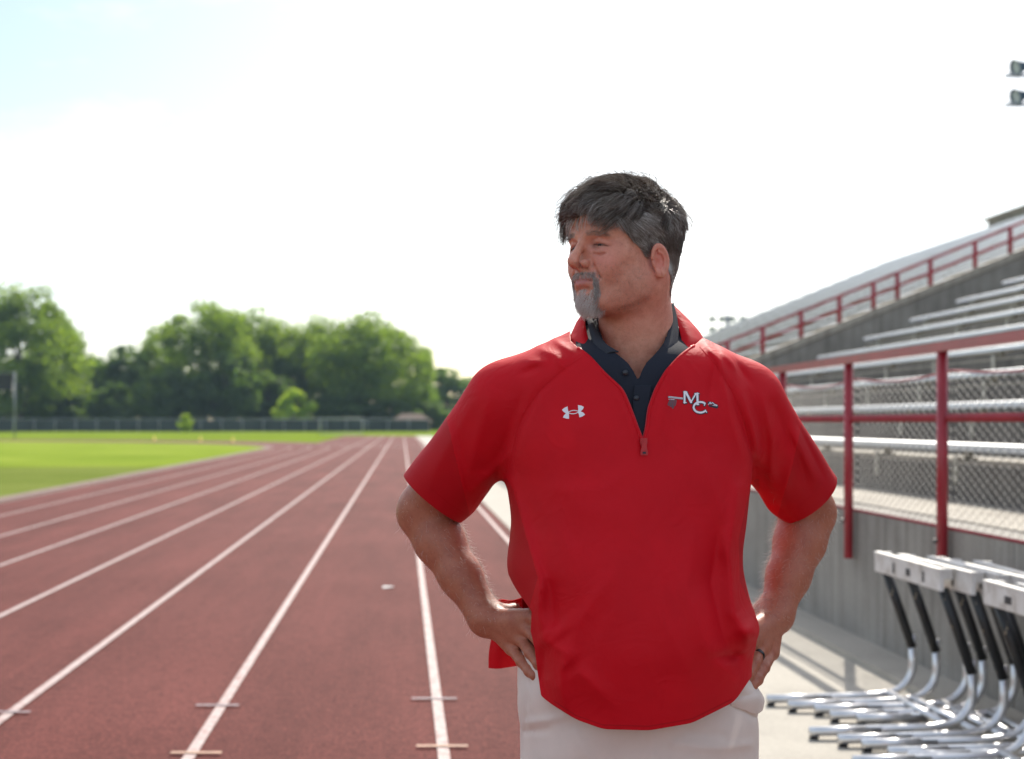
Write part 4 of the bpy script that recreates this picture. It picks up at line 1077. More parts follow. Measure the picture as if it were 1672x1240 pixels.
groom(12000, inside * topness, 9, lambda r: .034 + .012 * sstep(-.05, .03, r[:, 1]) - .020 * sstep(.048, .088, r[:, 1]) - .013 * sstep(-.005, .030, -r[:, 0]) * sstep(.04, .08, r[:, 1]), h_top, flow_top, .40, .68,
      lambda r, o: np.clip(.24 + .20 * rng.random(len(r)) + .30 * (rng.random(len(r)) < .12) + .20 * np.sin(o * 1.7), 0, 1), r0=.00042, r1=.00016, ng=300, name='top_hair')
h_fly = lambda root, t: h_top(root, t) + (.004 + .010 * np.abs(np.sin(root[:, 1] * 70 + root[:, 0] * 110))) * np.clip(1.5 * t, 0, 1)
groom(1300, inside * topness, 9, lambda r: .040 + .010 * sstep(-.05, .03, r[:, 1]) - .016 * sstep(.048, .088, r[:, 1]), h_fly, flow_top, .55, .25,
      lambda r, o: np.clip(.42 + .25 * rng.random(len(r)), 0, 1), r0=.00034, r1=.00014, ng=120, name='stray_hair')
def flow_crown(p, root, t):
    f = np.zeros((len(p), 3)); f[:, 0] = 8 * p[:, 0]; f[:, 1] = -.6; f[:, 2] = -.8; return f
crownw = inside * np.clip((-.012 - Vh[:, 1]) / .02, 0, 1) * np.clip((Vh[:, 2] - .0) / .02, 0, 1)
groom(7000, crownw, 7, lambda r: .026 + 0 * r[:, 1], lambda r, t: .006 * np.clip(1.7 * t, 0, 1), flow_crown, .25, .4,
      lambda r, o: np.clip(.22 + .18 * rng.random(len(r)) + .12 * np.sin(o * 1.7), 0, 1), ng=220, name='crown_hair')
def flow_side(p, root, t):
    f = np.zeros((len(p), 3)); f[:, 1] = -1.0 + .5 * sstep(-.05, -.09, root[:, 1]); f[:, 2] = -.75 - .5 * sstep(-.02, -.06, root[:, 1]); return f
groom(14000, inside * (1 - topness) + .0, 6, lambda r: .012 + .014 * sstep(0, .06, r[:, 2]) + .010 * sstep(.02, .06, r[:, 1]), lambda r, t: (.0025 + .0045 * sstep(.01, .06, r[:, 2])) * np.clip(1.6 * t, 0, 1), flow_side, .12, .45,
      lambda r, o: np.clip(.46 + .24 * rng.random(len(r)) + .35 * (rng.random(len(r)) < .25) - .22 * sstep(-.03, -.09, r[:, 1]) + .14 * np.sin(o * 2.3), 0, 1), r0=.00034, r1=.00014, ng=380, name='side_hair')
strands('eyelash', h2w(lash_paths.reshape(-1, 3)).reshape(lash_paths.shape), .00022, .00008, np.zeros(len(lash_paths)), m_hair)
# goatee, moustache, eyebrows
def facial(n, weight, ln, dirf, tone, name, r0=.00020, bend=.75):
    root, nn, k = sample(Vh, Th, n, weight); S = 5
    d = dirf(root) + rng.normal(scale=.18, size=(n, 3)); d /= np.linalg.norm(d, axis=1)[:, None]
    L = ln(root) * rng.uniform(.6, 1.2, n); P = np.empty((n, S, 3))
    jit = rng.normal(scale=.16, size=(n, 3))
    for s in range(S):
        t = s / (S - 1); P[:, s] = root + nn * (L * (.42 * t - .18 * t * t))[:, None] * bend + (d + jit * t) * (L * t)[:, None]
    return strands(name, h2w(P.reshape(-1, 3)).reshape(P.shape), r0, .00008, tone(root), m_beard if name in ('goatee', 'moustache') else m_hair)
ax_ = np.abs(Vh[:, 0]); yy_ = Vh[:, 1]; zz_ = Vh[:, 2]; fr_ = yy_ > .055
g_w = ((ax_ < .030) & fr_ & (yy_ > .066 + .10 * np.maximum(ax_ - .016, 0)) & (zz_ < -.0745) & (zz_ > -.114)) * np.clip((.034 - ax_ - .30 * np.maximum(-zz_ - .092, 0)) / .012, 0, 1)
g_w = g_w * np.where((zz_ > -.083) & (ax_ > .009) & (ax_ < .019), 0.08, 1)
facial(2900, g_w.astype(float), lambda r: .0055 + .0040 * sstep(-.085, -.104, r[:, 2]), lambda r: np.stack([-r[:, 0] * 9, .10 + 0 * r[:, 0], -1 + 0 * r[:, 0]], 1),
       lambda r: np.clip(1.0 - .35 * sstep(.018, .030, np.abs(r[:, 0])) + rng.normal(scale=.15, size=len(r)), 0, 1), 'goatee', .00019)
m_w = ((zz_ < -.0455) & (zz_ > -.0545) & (ax_ < .027) & (yy_ > .07)) | ((ax_ > .0235) & (ax_ < .0325) & (zz_ < -.050) & (zz_ > -.090) & (yy_ > .06))
facial(1700, m_w.astype(float), lambda r: .0070 + 0 * r[:, 0], lambda r: np.stack([np.sign(r[:, 0]) * .55 * (np.abs(r[:, 0]) < .026), .12 + 0 * r[:, 0], -1 + 0 * r[:, 0]], 1),
       lambda r: np.clip(.70 + rng.normal(scale=.2, size=len(r)), 0, 1), 'moustache', .00016, .4)
b_w = ((zz_ > .0155 - .12 * np.maximum(ax_ - .03, 0)) & (zz_ < .0235 - .22 * np.maximum(ax_ - .03, 0)) & (ax_ > .012) & (ax_ < .050) & (yy_ > .06))
facial(420, b_w.astype(float), lambda r: .008 + 0 * r[:, 0], lambda r: np.stack([np.sign(r[:, 0]), -.25 + 0 * r[:, 0], .10 - .5 * (np.abs(r[:, 0]) > .03)], 1),
       lambda r: np.clip(.55 + rng.normal(scale=.14, size=len(r)), 0, 1), 'eyebrow', .00013, .25)
s_w = ((zz_ < -.030 - .25 * np.maximum(.06 - yy_, 0)) & (zz_ > -.112) & (yy_ > .0) & (ax_ < .075)) * 1.0
facial(3800, s_w, lambda r: .0022 + 0 * r[:, 0], lambda r: np.stack([0 * r[:, 0], -.2 + 0 * r[:, 0], -1 + 0 * r[:, 0]], 1),
       lambda r: np.clip(.30 + rng.normal(scale=.2, size=len(r)), 0, 1), 'stubble', .000075, .8)
# short hairs on the forearms that catch the sun
for (V, T_, kind), A in zip([b for b in body_parts if b[2] == 'arm'], (armR, armL)):
    f = A['wr'] - A['el']; t = ((V - A['el']) @ f) / (f @ f)
    wgt = ((t > -.10) & (t < 1.12)) * np.clip(vnormals(V, T_) @ np.array(TO_SUN) * 2.5 + .35, .12, 1)
    root, nn, k = sample(V, T_, 4500, wgt); S = 4
    L = rng.uniform(.005, .0135, len(root)); fd = f / np.linalg.norm(f); jit = rng.normal(scale=.35, size=(len(root), 3))
    P = np.stack([root + (nn * (.75 * (s/3) - .25 * (s/3)**2) + (fd * .6 + jit) * (s/3)) * L[:, None] for s in range(S)], 1)
    strands('arm_hair', P, .00012, .00006, rng.uniform(.6, 1, len(root)), m_hair)

# ---- red pullover
RY = 2.5
tab = np.array([  # py, left px, right px, front Y, back Y
    (505, 985, 1088, 2.530, 2.640), (520, 972, 1103, 2.522, 2.648), (535, 946, 1126, 2.505, 2.655), (548, 915, 1150, 2.480, 2.664), (562, 882, 1178, 2.450, 2.672), (576, 852, 1202, 2.424, 2.682), (592, 830, 1222, 2.409, 2.690), (612, 818, 1232, 2.401, 2.695),
    (640, 812, 1238, 2.394, 2.70), (700, 815, 1238, 2.377, 2.705), (760, 827, 1231, 2.362, 2.705), (800, 834, 1226, 2.353, 2.70), (850, 842, 1220, 2.342, 2.695),
    (900, 836, 1212, 2.330, 2.69), (930, 833, 1212, 2.324, 2.69), (960, 840, 1220, 2.318, 2.69), (1000, 846, 1230, 2.312, 2.69), (1045, 850, 1234, 2.310, 2.69), (1100, 852, 1230, 2.318, 2.69), (1150, 856, 1224, 2.330, 2.69), (1230, 858, 1222, 2.342, 2.69)])
tz = CAMZ - (tab[:, 0] - VPY) * RY / FPX; txl = (tab[:, 1] - VPX) * RY / FPX; txr = (tab[:, 2] - VPX) * RY / FPX
YCEN = 2.545
slR = (W(818, 658, 2.55), W(706, 813, 2.665)); slL = (W(1220, 658, 2.55), W(1323, 814, 2.665))
FOLDS = [
    ([(898, 1022), (915, 1045)], 6, 26), ([(925, 1085), (940, 1100)], -5, 18), ([(1218, 1020), (1224, 1050)], 5, 18), ([(732, 690), (750, 765), (768, 840)], 2.2, 7), ([(1304, 710), (1288, 775), (1270, 840)], 2.2, 7), ([(1000, 940), (950, 1010), (930, 1060)], 2.2, 14), ([(1150, 760), (1175, 830), (1180, 900)], 2.2, 12), ([(1040, 760), (985, 800), (900, 800)], 1.3, 12),  # polyline in photo pixels on the front of the cloth, height in mm, width in px
    ([(838, 790), (856, 865), (884, 945), (880, 1000), (888, 1045), (925, 1068)], 7, 13),
    ([(862, 880), (900, 960), (905, 1030)], -5, 16), ([(905, 1075), (960, 1110), (1000, 1150)], 5, 18), ([(890, 1060), (884, 1110), (895, 1150)], -5, 10), ([(925, 1070), (915, 1120), (925, 1160)], 5, 12),
    ([(940, 590), (880, 640), (845, 700), (828, 775)], -2.2, 5), ([(1148, 565), (1195, 640), (1222, 720), (1234, 775)], -2.2, 5),
    ([(1205, 800), (1190, 900), (1198, 1000), (1222, 1045)], 8, 14), ([(1175, 860), (1160, 950), (1180, 1040), (1205, 1085)], -5, 14), ([(1130, 880), (1120, 960), (1150, 1050), (1195, 1110)], 4, 16),
    ([(1226, 1010), (1232, 1045)], 6, 16), ([(1075, 900), (1085, 1010), (1130, 1110)], 2.5, 22), ([(1165, 1075), (1212, 1070)], -5, 8),
    ([(1095, 590), (1088, 640), (1076, 700)], 2.0, 8), ([(1005, 640), (1028, 690), (1040, 740)], 2.0, 8), ([(985, 630), (945, 700), (930, 760)], 1.6, 20), ([(1110, 600), (1135, 690), (1120, 760)], 1.8, 18),
    ([(1180, 610), (1190, 680), (1210, 740)], 3.5, 12), ([(1165, 600), (1160, 650)], -3, 9), ([(1210, 640), (1230, 700), (1245, 770)], 4, 9), ([(1245, 650), (1262, 720), (1258, 800)], 4.5, 9), ([(1262, 660), (1300, 740), (1320, 800)], -4, 10), ([(1290, 700), (1335, 790)], 3, 6), ([(1300, 690), (1345, 780)], -2.5, 5), ([(1240, 760), (1265, 820), (1290, 845)], -4, 9),
    ([(850, 650), (820, 740), (805, 790)], -3.5, 12), ([(800, 650), (775, 730), (760, 800)], 3.2, 14), ([(745, 690), (760, 780), (770, 840)], -2.6, 7), ([(770, 660), (715, 760), (700, 800)], 2.5, 14), ([(830, 740), (800, 775), (770, 800)], 3, 9), 
    ([(880, 570), (905, 580), (920, 600)], 3.5, 7), ([(905, 556), (930, 572)], 3, 5), ([(860, 590), (890, 592)], 2.5, 6), ([(850, 610), (880, 600)], -2.5, 5), ([(1150, 560), (1175, 590), (1180, 620)], 3.5, 7), ([(1175, 570), (1200, 600)], 3, 6), ([(1200, 590), (1225, 625)], -2.5, 6),
    ([(990, 900), (1000, 1000), (970, 1080)], 2.0, 28), ([(1040, 740), (1044, 900)], 1.2, 26), ([(900, 780), (950, 830), (1040, 850)], 1.5, 26), ([(880, 820), (930, 900), (950, 980)], 1.6, 24)]
def seg_d(px, py, a, b):
    ax, ay = a; bx, by = b; vx, vy = bx - ax, by - ay
    t = np.clip(((px - ax) * vx + (py - ay) * vy) / (vx * vx + vy * vy), 0, 1)
    return np.hypot(px - ax - t * vx, py - ay - t * vy), t
def fold_disp(P):
    px, py = topx(P); d = np.zeros(len(P), np.float32)
    for pl, amp, wd in FOLDS:
        lens_ = [math.dist(pl[i], pl[i+1]) for i in range(len(pl)-1)]; tot = sum(lens_)
        best = np.full(len(P), 1e9); bt = np.zeros(len(P)); run = 0
        for i in range(len(pl) - 1):
            dd, t = seg_d(px, py, pl[i], pl[i+1]); m = dd < best; best = np.where(m, dd, best); bt = np.where(m, (run + t * lens_[i]) / tot, bt); run += lens_[i]
        taper = np.sin(np.clip(bt * .84 + .08, 0, 1) * math.pi) ** .7
        d += amp * .0019 * taper * np.exp(-(best / wd) ** 1.45)
    # slow drift of the cloth
    d += .0022 * np.sin(px * .021 + py * .013 + 1.1 * np.sin(py * .017)) * np.sin(py * .019 - px * .008)
    return d
def torso_sdf(P, grow=0.0):
    z = P[:, 2]; xl = sm_interp(z, tz, txl); xr = sm_interp(z, tz, txr); yf = sm_interp(z, tz, tab[:, 3]); yb = sm_interp(z, tz, tab[:, 4])
    cx = (xl + xr) / 2; a = (xr - xl) / 2 + grow; fr = P[:, 1] < YCEN
    b = np.where(fr, np.maximum(YCEN - yf, .02), np.maximum(yb - YCEN, .02)) + grow
    u = np.abs(P[:, 0] - cx) / a; v = np.abs(P[:, 1] - YCEN) / b
    r = (u ** 2.25 + v ** 2.25) ** (1 / 2.25)
    d = (r - 1) * np.minimum(a, b) * .95
    return np.maximum(d, z - tz[0])
def shirt_sdf(P):
    d = torso_sdf(P)
    d = smin(d, cone(P, slR[0], slR[1], .064, .0690), .05)
    d = smin(d, cone(P, slL[0], slL[1], .064, .0610), .05)
    # slack of the sleeve hanging under the arm
    d = smin(d, cone(P, W(806, 700, 2.57), W(748, 806, 2.655), .045, .040), .03)
    d = smin(d, cone(P, W(1236, 700, 2.57), W(1284, 808, 2.655), .045, .040), .03)
    return d
def shirt_full(P):
    d = shirt_sdf(P); m = (np.abs(d) < .03) & (P[:, 1] < 2.64)
    if m.any(): d[m] -= fold_disp(P[m])
    return d
V, Q = surface(shirt_full, (-.02, 2.25, .88), (.80, 2.79, 1.66), .0032, 2.4)
T_ = tris(Q); V = relax(V, T_, 1, .5)
VP_L = [(1050, 722), (1041, 700), (1029, 667), (1016, 636), (986, 609), (962, 582), (945, 569), (932, 557), (926, 480)]
VP_R = [(1050, 722), (1056, 700), (1060, 667), (1071, 636), (1088, 606), (1112, 580), (1132, 565), (1146, 553), (1152, 480)]
def neck_cut(P):
    px, py = topx(P)
    l = np.interp(-py, [-p[1] for p in VP_L], [p[0] for p in VP_L]); r = np.interp(-py, [-p[1] for p in VP_R], [p[0] for p in VP_R])
    g = np.minimum(px - l, r - px) * .001077                  # positive inside the opening
    g = np.where(py > 722, -np.abs(py - 722) * .001 - .001, g)
    back = P[:, 1] > 2.57
    g = np.where(back, np.minimum(g, (552 - py) * .001), g)
    return g
def plane_cut(P, c, n): return (P - c) @ (n / np.linalg.norm(n))
V, T_ = clip(V, T_, neck_cut(V))
# cuffs: cut only on the sleeve's own side
nR = np.array([-80, 18, -97.]); nL = np.array([76, 18, -76.])
def cuff(P):
    gR = np.where(P[:, 0] < .22, plane_cut(P, slR[1], nR), -1); gL = np.where(P[:, 0] > .60, plane_cut(P, slL[1], nL), -1)
    return np.maximum(gR, gL)
cu = cuff(V); V, T_ = clip(V, T_, cu)
HEM = [(820, 1088), (860, 1105), (882, 1136), (900, 1150), (940, 1175), (985, 1191), (1060, 1193), (1130, 1181), (1200, 1146), (1225, 1108), (1240, 1088), (1270, 1080)]
def hem_cut(P):
    px, py = topx(P); hy = sm_interp(px, [p[0] for p in HEM], [p[1] for p in HEM])
    hy = np.where(P[:, 1] > YCEN, 1105, hy); g = (py - hy) * .00107
    vent = np.interp(py, [975, 990, 1020, 1060, 1100, 1140], [835, 853, 864, 873, 878, 884])
    ve = np.where((py > 978) & (P[:, 1] < YCEN + .05), (vent - px) * .00107, -1)
    g = np.where((px > 780) & (px < 1300) & (py > 900), np.maximum(g, ve), -1)
    return g
V, T_ = clip(V, T_, hem_cut(V))
bd = boundary(T_, len(V)); V = relax(V, T_, 1, .4, bd)
shirt = P_obj('pullover', V, T_, m_red); shirt.data.materials.append(m_redshade)
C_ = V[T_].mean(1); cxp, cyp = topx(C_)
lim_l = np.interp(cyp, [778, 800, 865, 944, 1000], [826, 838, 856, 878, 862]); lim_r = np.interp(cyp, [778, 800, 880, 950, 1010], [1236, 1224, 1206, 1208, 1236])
shaded = (cyp > 782) & (cyp < 1000) & (C_[:, 1] < 2.66) & (((cxp < lim_l) & (cxp > 815)) | ((cxp > lim_r) & (cxp < 1240)))
sleeve_shade = ((cxp < np.interp(cyp, [640, 688, 765, 841, 880], [722, 730, 748, 767, 776])) & (cyp > 670) & (cxp < 800)) | ((cxp > np.interp(cyp, [640, 707, 775, 841, 880], [1318, 1306, 1290, 1270, 1258])) & (cyp > 690) & (cxp > 1240))
shaded = shaded | sleeve_shade  # side and lower sleeve faces that get the painted shade
shirt.data.polygons.foreach_set('material_index', shaded.astype(np.int32)); thick(shirt, .0016)
SV, ST = V, T_
bvh = BVHTree.FromPolygons([tuple(p) for p in SV], [tuple(int(i) for i in t) for t in ST])
CAMP = Vector((0, 0, CAMZ))
def onshirt(px, py, lift=.001):
    d = Vector(W(px, py, 1.0)) - CAMP; d.normalize(); h = bvh.ray_cast(CAMP, d)
    if h[0] is None: return None
    n = h[1]; n = n if n.dot(d) < 0 else -n
    return np.array(h[0] + n * lift)
# seams and hems
def ribbon(px_line, w_px, lift, name, mat, parent, n=60, prof=.0007):
    pl = np.array(px_line, float); s = np.r_[0, np.cumsum(np.linalg.norm(np.diff(pl, axis=0), axis=1))]; u = np.linspace(0, s[-1], n)
    x = np.interp(u, s, pl[:, 0]); y = np.interp(u, s, pl[:, 1]); tx = np.gradient(x); ty = np.gradient(y); L = np.hypot(tx, ty); nx, ny = -ty / L, tx / L
    rows = []
    for i in range(n):
        row = [onshirt(x[i] + nx[i] * k * w_px / 2, y[i] + ny[i] * k * w_px / 2, lift + prof * (1 - abs(k))) for k in (-1, -.5, 0, .5, 1)]
        if any(r is None for r in row): continue
        rows.append(row)
    if len(rows) < 3: return None
    A = np.array(rows); m = len(A); i = np.arange(m * 5).reshape(m, 5)
    Qd = np.stack([i[:-1, :-1], i[:-1, 1:], i[1:, 1:], i[1:, :-1]], -1).reshape(-1, 4)
    return P_obj(name, A.reshape(-1, 3), Qd, mat, parent)
for ln in ([(948, 584), (915, 606), (882, 636), (858, 668), (842, 705), (830, 770)], [(1142, 566), (1170, 596), (1195, 636), (1214, 680), (1226, 725), (1233, 772)]):
    ribbon(ln, 1.8, .0002, 'raglan_seam', m_red, shirt, 70, .0005)
ribbon([(905, 1145), (940, 1168), (985, 1184), (1060, 1186), (1130, 1174), (1195, 1142)], 2.0, .0003, 'hem_stitching', m_redshade, shirt, 70, .0003)
ribbon([(668, 764), (700, 795), (735, 825), (764, 842)], 1.6, .0003, 'cuff_stitching', m_redshade, shirt, 40, .0003)
ribbon([(1352, 770), (1330, 805), (1305, 830), (1278, 838)], 1.6, .0003, 'cuff_stitching', m_redshade, shirt, 40, .0003)
# zip tape either side of the opening, teeth side rolled over
for L_ in (VP_L, VP_R):
    s = -1 if L_ is VP_L else 1
    pts = []
    for (px, py) in L_[:7]:
        h = None
        for k in (3, 4, 6, 9):
            h = onshirt(px + s * k, py, .0)
            if h is not None: break
        if h is not None:
            Yh = h[1]; pts.append(W(px + s * 1.0, py, Yh + .001))
    pts = np.array(pts); u = np.linspace(0, len(pts) - 1, 40); pp = np.stack([np.interp(u, np.arange(len(pts)), pts[:, k]) for k in range(3)], 1)
    for _ in range(3): pp[1:-1] = (pp[:-2] + 2*pp[1:-1] + pp[2:]) / 4
    mb = MB(); mb.tube([tuple(p - np.array(PB)) for p in pp], .0030, 8); mb.build('zip_edge', m_red, shirt, True)
    mb = MB(); mb.tube([tuple(p - np.array(PB) + np.array([-s * .0030, .0012, 0])) for p in pp], .0014, 6); mb.build('zip_teeth', m_zip, shirt, True)
# slider and pull
c = onshirt(1050, 726, .003); c = c if c is not None else W(1050, 722, 2.36)
mb = MB(); o_ = Vector(c) - PB
mb.prism([(-.0052, .010), (.0052, .010), (.0060, .002), (.0030, -.006), (-.0030, -.006), (-.0060, .002)], 'y', -.003, .002); sl = MB(); sl.v = [tuple(Vector(p) + o_) for p in mb.v]; sl.f = mb.f
so = sl.build('zip_slider', m_zip, shirt)
mb = MB(); ring_o = [(-.0032, .004), (.0032, .004), (.0040, -.004), (.0062, -.014), (.0056, -.0185), (-.0056, -.0185), (-.0062, -.014), (-.0040, -.004)]
mb.prism(ring_o, 'y', -.0062, -.0042); mb2 = MB(); mb2.prism([(-.0028, -.0125), (.0028, -.0125), (.0026, -.0160), (-.0026, -.0160)], 'y', -.0068, -.0061)
pl = MB(); pl.v = [tuple(Vector(p) + o_) for p in mb.v]; pl.f = mb.f; po = pl.build('zip_pull', m_zip, so)
pl = MB(); pl.v = [tuple(Vector(p) + o_) for p in mb2.v]; pl.f = mb2.f; pl.build('pull_slot', m_logo_d, so)
# collar: two standing, fallen-open leaves and the back
def sheetobj(name, rows, mat, parent, t=.0018, nu=36, nv=24):
    V, Q = patch([[W(*p) for p in r] for r in rows], nu, nv); o = P_obj(name, V, Q, mat, parent); thick(o, t, 0); return o
sheetobj('collar_leaf', [   # image left: inner edge (against the polo) to outer fold
    [(953, 513, 2.540), (955, 528, 2.520), (959, 548, 2.495), (964, 568, 2.470), (972, 588, 2.447)],
    [(950, 515, 2.545), (950, 532, 2.516), (952, 552, 2.486), (957, 570, 2.460), (966, 590, 2.438)],
    [(945, 522, 2.550), (941, 540, 2.518), (942, 556, 2.488), (949, 572, 2.462), (960, 588, 2.440)],
    [(941, 528, 2.552), (934, 545, 2.525), (931, 558, 2.500), (940, 574, 2.470), (954, 586, 2.446)],
    [(940, 534, 2.556), (932, 549, 2.532), (932, 561, 2.508), (942, 577, 2.474), (954, 590, 2.448)]], m_red, shirt)
sheetobj('collar_leaf', [
    [(1093, 491, 2.575), (1102, 510, 2.545), (1108, 535, 2.510), (1113, 560, 2.480), (1106, 585, 2.450)],
    [(1092, 492, 2.578), (1110, 512, 2.545), (1121, 536, 2.506), (1124, 560, 2.472), (1112, 586, 2.443)],
    [(1100, 499, 2.580), (1122, 521, 2.548), (1136, 542, 2.510), (1134, 561, 2.475), (1118, 584, 2.444)],
    [(1106, 507, 2.582), (1130, 529, 2.556), (1146, 550, 2.522), (1140, 563, 2.484), (1122, 581, 2.450)],
    [(1107, 514, 2.586), (1131, 535, 2.562), (1148, 557, 2.528), (1140, 568, 2.488), (1123, 586, 2.452)]], m_red, shirt)
bk = []
for h_, gr in ((0, 0.0), (.5, .004), (1, .010)):
    row = []
    for i in range(9):
        t = i / 8; px = 951 + (1090 - 951) * t; ang = math.pi * t
        Yb = 2.545 + .105 * math.sin(ang) + .03 * t; py = 548 - 10 * t + (514 - 548 - 12 * math.sin(ang) - 12 * t) * h_
        row.append((px + (t - .5) * gr * 900 * (1 - h_), py, Yb + gr))
    bk.append(row)
sheetobj('collar_back', bk, m_red, shirt, .0018, 40, 12)
# back tail pushed out behind his right wrist, and the turned underside by his left hand
sheetobj('back_tail', [
    [(806, 985, 2.665), (818, 979, 2.66), (834, 981, 2.65), (852, 976, 2.62), (866, 965, 2.58)],
    [(810, 994, 2.672), (824, 990, 2.665), (838, 988, 2.66), (856, 985, 2.64), (872, 985, 2.60)],
    [(806, 1025, 2.685), (822, 1022, 2.675), (840, 1022, 2.672), (860, 1020, 2.67), (880, 1020, 2.65)],
    [(799, 1063, 2.695), (814, 1060, 2.678), (834, 1061, 2.682), (855, 1060, 2.690), (880, 1060, 2.68)],
    [(798, 1091, 2.700), (814, 1092, 2.684), (834, 1089, 2.688), (855, 1086, 2.695), (880, 1085, 2.69)]], m_red, shirt, .0016, 40, 40)
sheetobj('turned_hem', [
    [(1200, 1068, 2.462), (1214, 1058, 2.480), (1224, 1050, 2.500)],
    [(1212, 1082, 2.468), (1220, 1078, 2.484), (1224, 1072, 2.500)],
    [(1222, 1098, 2.474), (1222, 1094, 2.486), (1221, 1090, 2.500)]], m_redshade, shirt, .0016, 14, 14)

# ---- emblems stitched on the chest
def emblem(name, inside, box, step, lift, mat, parent):
    x0, y0, x1, y1 = box; xs = np.arange(x0, x1, step); ys = np.arange(y0, y1, step)
    X, Y_ = np.meshgrid((xs[:-1] + step/2), (ys[:-1] + step/2), indexing='ij'); m = inside(X, Y_)
    ij = np.argwhere(m); vid = {}; V = []; F = []
    def g(i, j):
        if (i, j) not in vid:
            p = onshirt(xs[i], ys[j], lift); vid[(i, j)] = len(V); V.append(p if p is not None else (0, 0, 0))
        return vid[(i, j)]
    for i, j in ij: F.append((g(i, j), g(i, j+1), g(i+1, j+1), g(i+1, j)))
    return P_obj(name, V, F, mat, parent)
def st_d(X, Y_, pl):
    d = np.full(X.shape, 1e9)
    for a, b in zip(pl[:-1], pl[1:]):
        q, _ = seg_d(X, Y_, a, b); d = np.minimum(d, q)
    return d
zc = lambda u, v: (1070 + u / 13.93, 620 + v / 13.93)
Ms = [([zc(662, 285), zc(662, 528)], 1.55), ([zc(690, 292), zc(806, 520)], 1.75), ([zc(806, 515), zc(912, 330)], 1.15), ([zc(948, 325), zc(955, 565)], 1.75), ([zc(640, 288), zc(712, 290)], .75), ([zc(640, 526), zc(700, 528)], .75), ([zc(893, 322), zc(983, 325)], .75), ([zc(918, 566), zc(982, 570)], .75)]
arcC = [zc(1015 + 150 * math.cos(a) , 635 + 120 * math.sin(a)) for a in np.linspace(R(-50), R(-310), 26)]
Cs = [(arcC, 1.55), ([zc(1128, 545), zc(1108, 590)], .8), ([zc(1128, 700), zc(1155, 745)], .9)]
def mc(X, Y_, grow): return np.minimum.reduce([st_d(X, Y_, p) - w_ for p, w_ in Ms + Cs]) < grow
emb = emblem('chest_emblem', lambda X, Y_: mc(X + .0, Y_ + .0, .9) | mc(X - .9, Y_ - .7, .8), (1112, 636, 1156, 678), .28, .0006, m_logo_d, shirt)
emblem('emblem_letters', lambda X, Y_: mc(X, Y_, 0.0), (1112, 636, 1156, 678), .28, .0010, m_logo_w, emb)
bars = [([zc(300, 388), zc(625, 425)], .42), ([zc(295, 412), zc(625, 446)], .42), ([zc(290, 450), zc(430, 462)], .35)]
emblem('spear_shaft', lambda X, Y_: np.minimum.reduce([st_d(X, Y_, p) - w_ for p, w_ in bars]) < 0, (1088, 645, 1118, 656), .28, .0010, m_logo_w, emb)
emblem('spear_shadow', lambda X, Y_: st_d(X, Y_, [zc(300, 400), zc(620, 438)]) < 1.6, (1088, 643, 1118, 657), .28, .0006, m_logo_g, emb)
fth = [([zc(345, 470), zc(300, 570)], 1.9), ([zc(390, 475), zc(350, 600)], 1.9), ([zc(430, 480), zc(395, 640)], 1.8), ([zc(460, 480), zc(440, 580)], 1.6)]
emblem('feathers', lambda X, Y_: np.minimum.reduce([st_d(X, Y_, p) - w_ for p, w_ in fth]) < 0, (1088, 652, 1108, 670), .28, .0006, m_logo_g, emb)
emblem('feather_vanes', lambda X, Y_: np.minimum.reduce([st_d(X, Y_, p) - w_ * .45 for p, w_ in fth]) < 0, (1088, 652, 1108, 670), .28, .0010, m_logo_r, emb)
tip = [([zc(1210, 530), zc(1300, 545), zc(1400, 610)], 2.2), ([zc(1230, 600), zc(1400, 640)], 1.5)]
emblem('spear_point', lambda X, Y_: np.minimum.reduce([st_d(X, Y_, p) - w_ for p, w_ in tip]) < 0, (1150, 650, 1176, 672), .28, .0006, m_logo_d, emb)
tipw = [([zc(1200, 575), zc(1240, 520), zc(1255, 560), zc(1290, 530)], .55), ([zc(1290, 530), zc(1340, 570), zc(1400, 590)], .6), ([zc(1300, 590), zc(1400, 605)], .4)]
emblem('point_highlight', lambda X, Y_: np.minimum.reduce([st_d(X, Y_, p) - w_ for p, w_ in tipw]) < 0, (1150, 650, 1176, 672), .28, .0010, m_logo_w, emb)
zu = lambda u, v: (900 + u / 20.66, 640 + v / 20.66)
def poly_in(X, Y_, pl):
    ins = np.zeros(X.shape, bool); n = len(pl)
    for i in range(n):
        (xa, ya), (xb_, yb_) = pl[i], pl[(i+1) % n]
        c = ((ya > Y_) != (yb_ > Y_)) & (X < (xb_ - xa) * (Y_ - ya) / (yb_ - ya + 1e-12) + xa); ins ^= c
    return ins
pA = [zu(*p) for p in ((365, 610), (450, 545), (555, 495), (575, 650), (600, 700), (605, 920), (500, 905), (400, 870), (440, 790), (500, 735), (420, 680))]
pB = [zu(*p) for p in ((905, 455), (1010, 470), (1105, 515), (1075, 590), (1000, 668), (1090, 710), (1145, 775), (1060, 835), (955, 870), (935, 760), (900, 700), (915, 600))]
def arcb(a, b, sag): return [zu(a[0] + (b[0]-a[0])*t, a[1] + (b[1]-a[1])*t + sag * 4*t*(1-t)) for t in np.linspace(0, 1, 12)]
up_, dn_ = arcb((590, 690), (920, 665), -45), arcb((590, 715), (920, 690), 45)
emblem('chest_mark', lambda X, Y_: poly_in(X, Y_, pA) | poly_in(X, Y_, pB) | (st_d(X, Y_, up_) < .62) | (st_d(X, Y_, dn_) < .62), (916, 660, 957, 686), .25, .0007, m_logo_w, shirt)

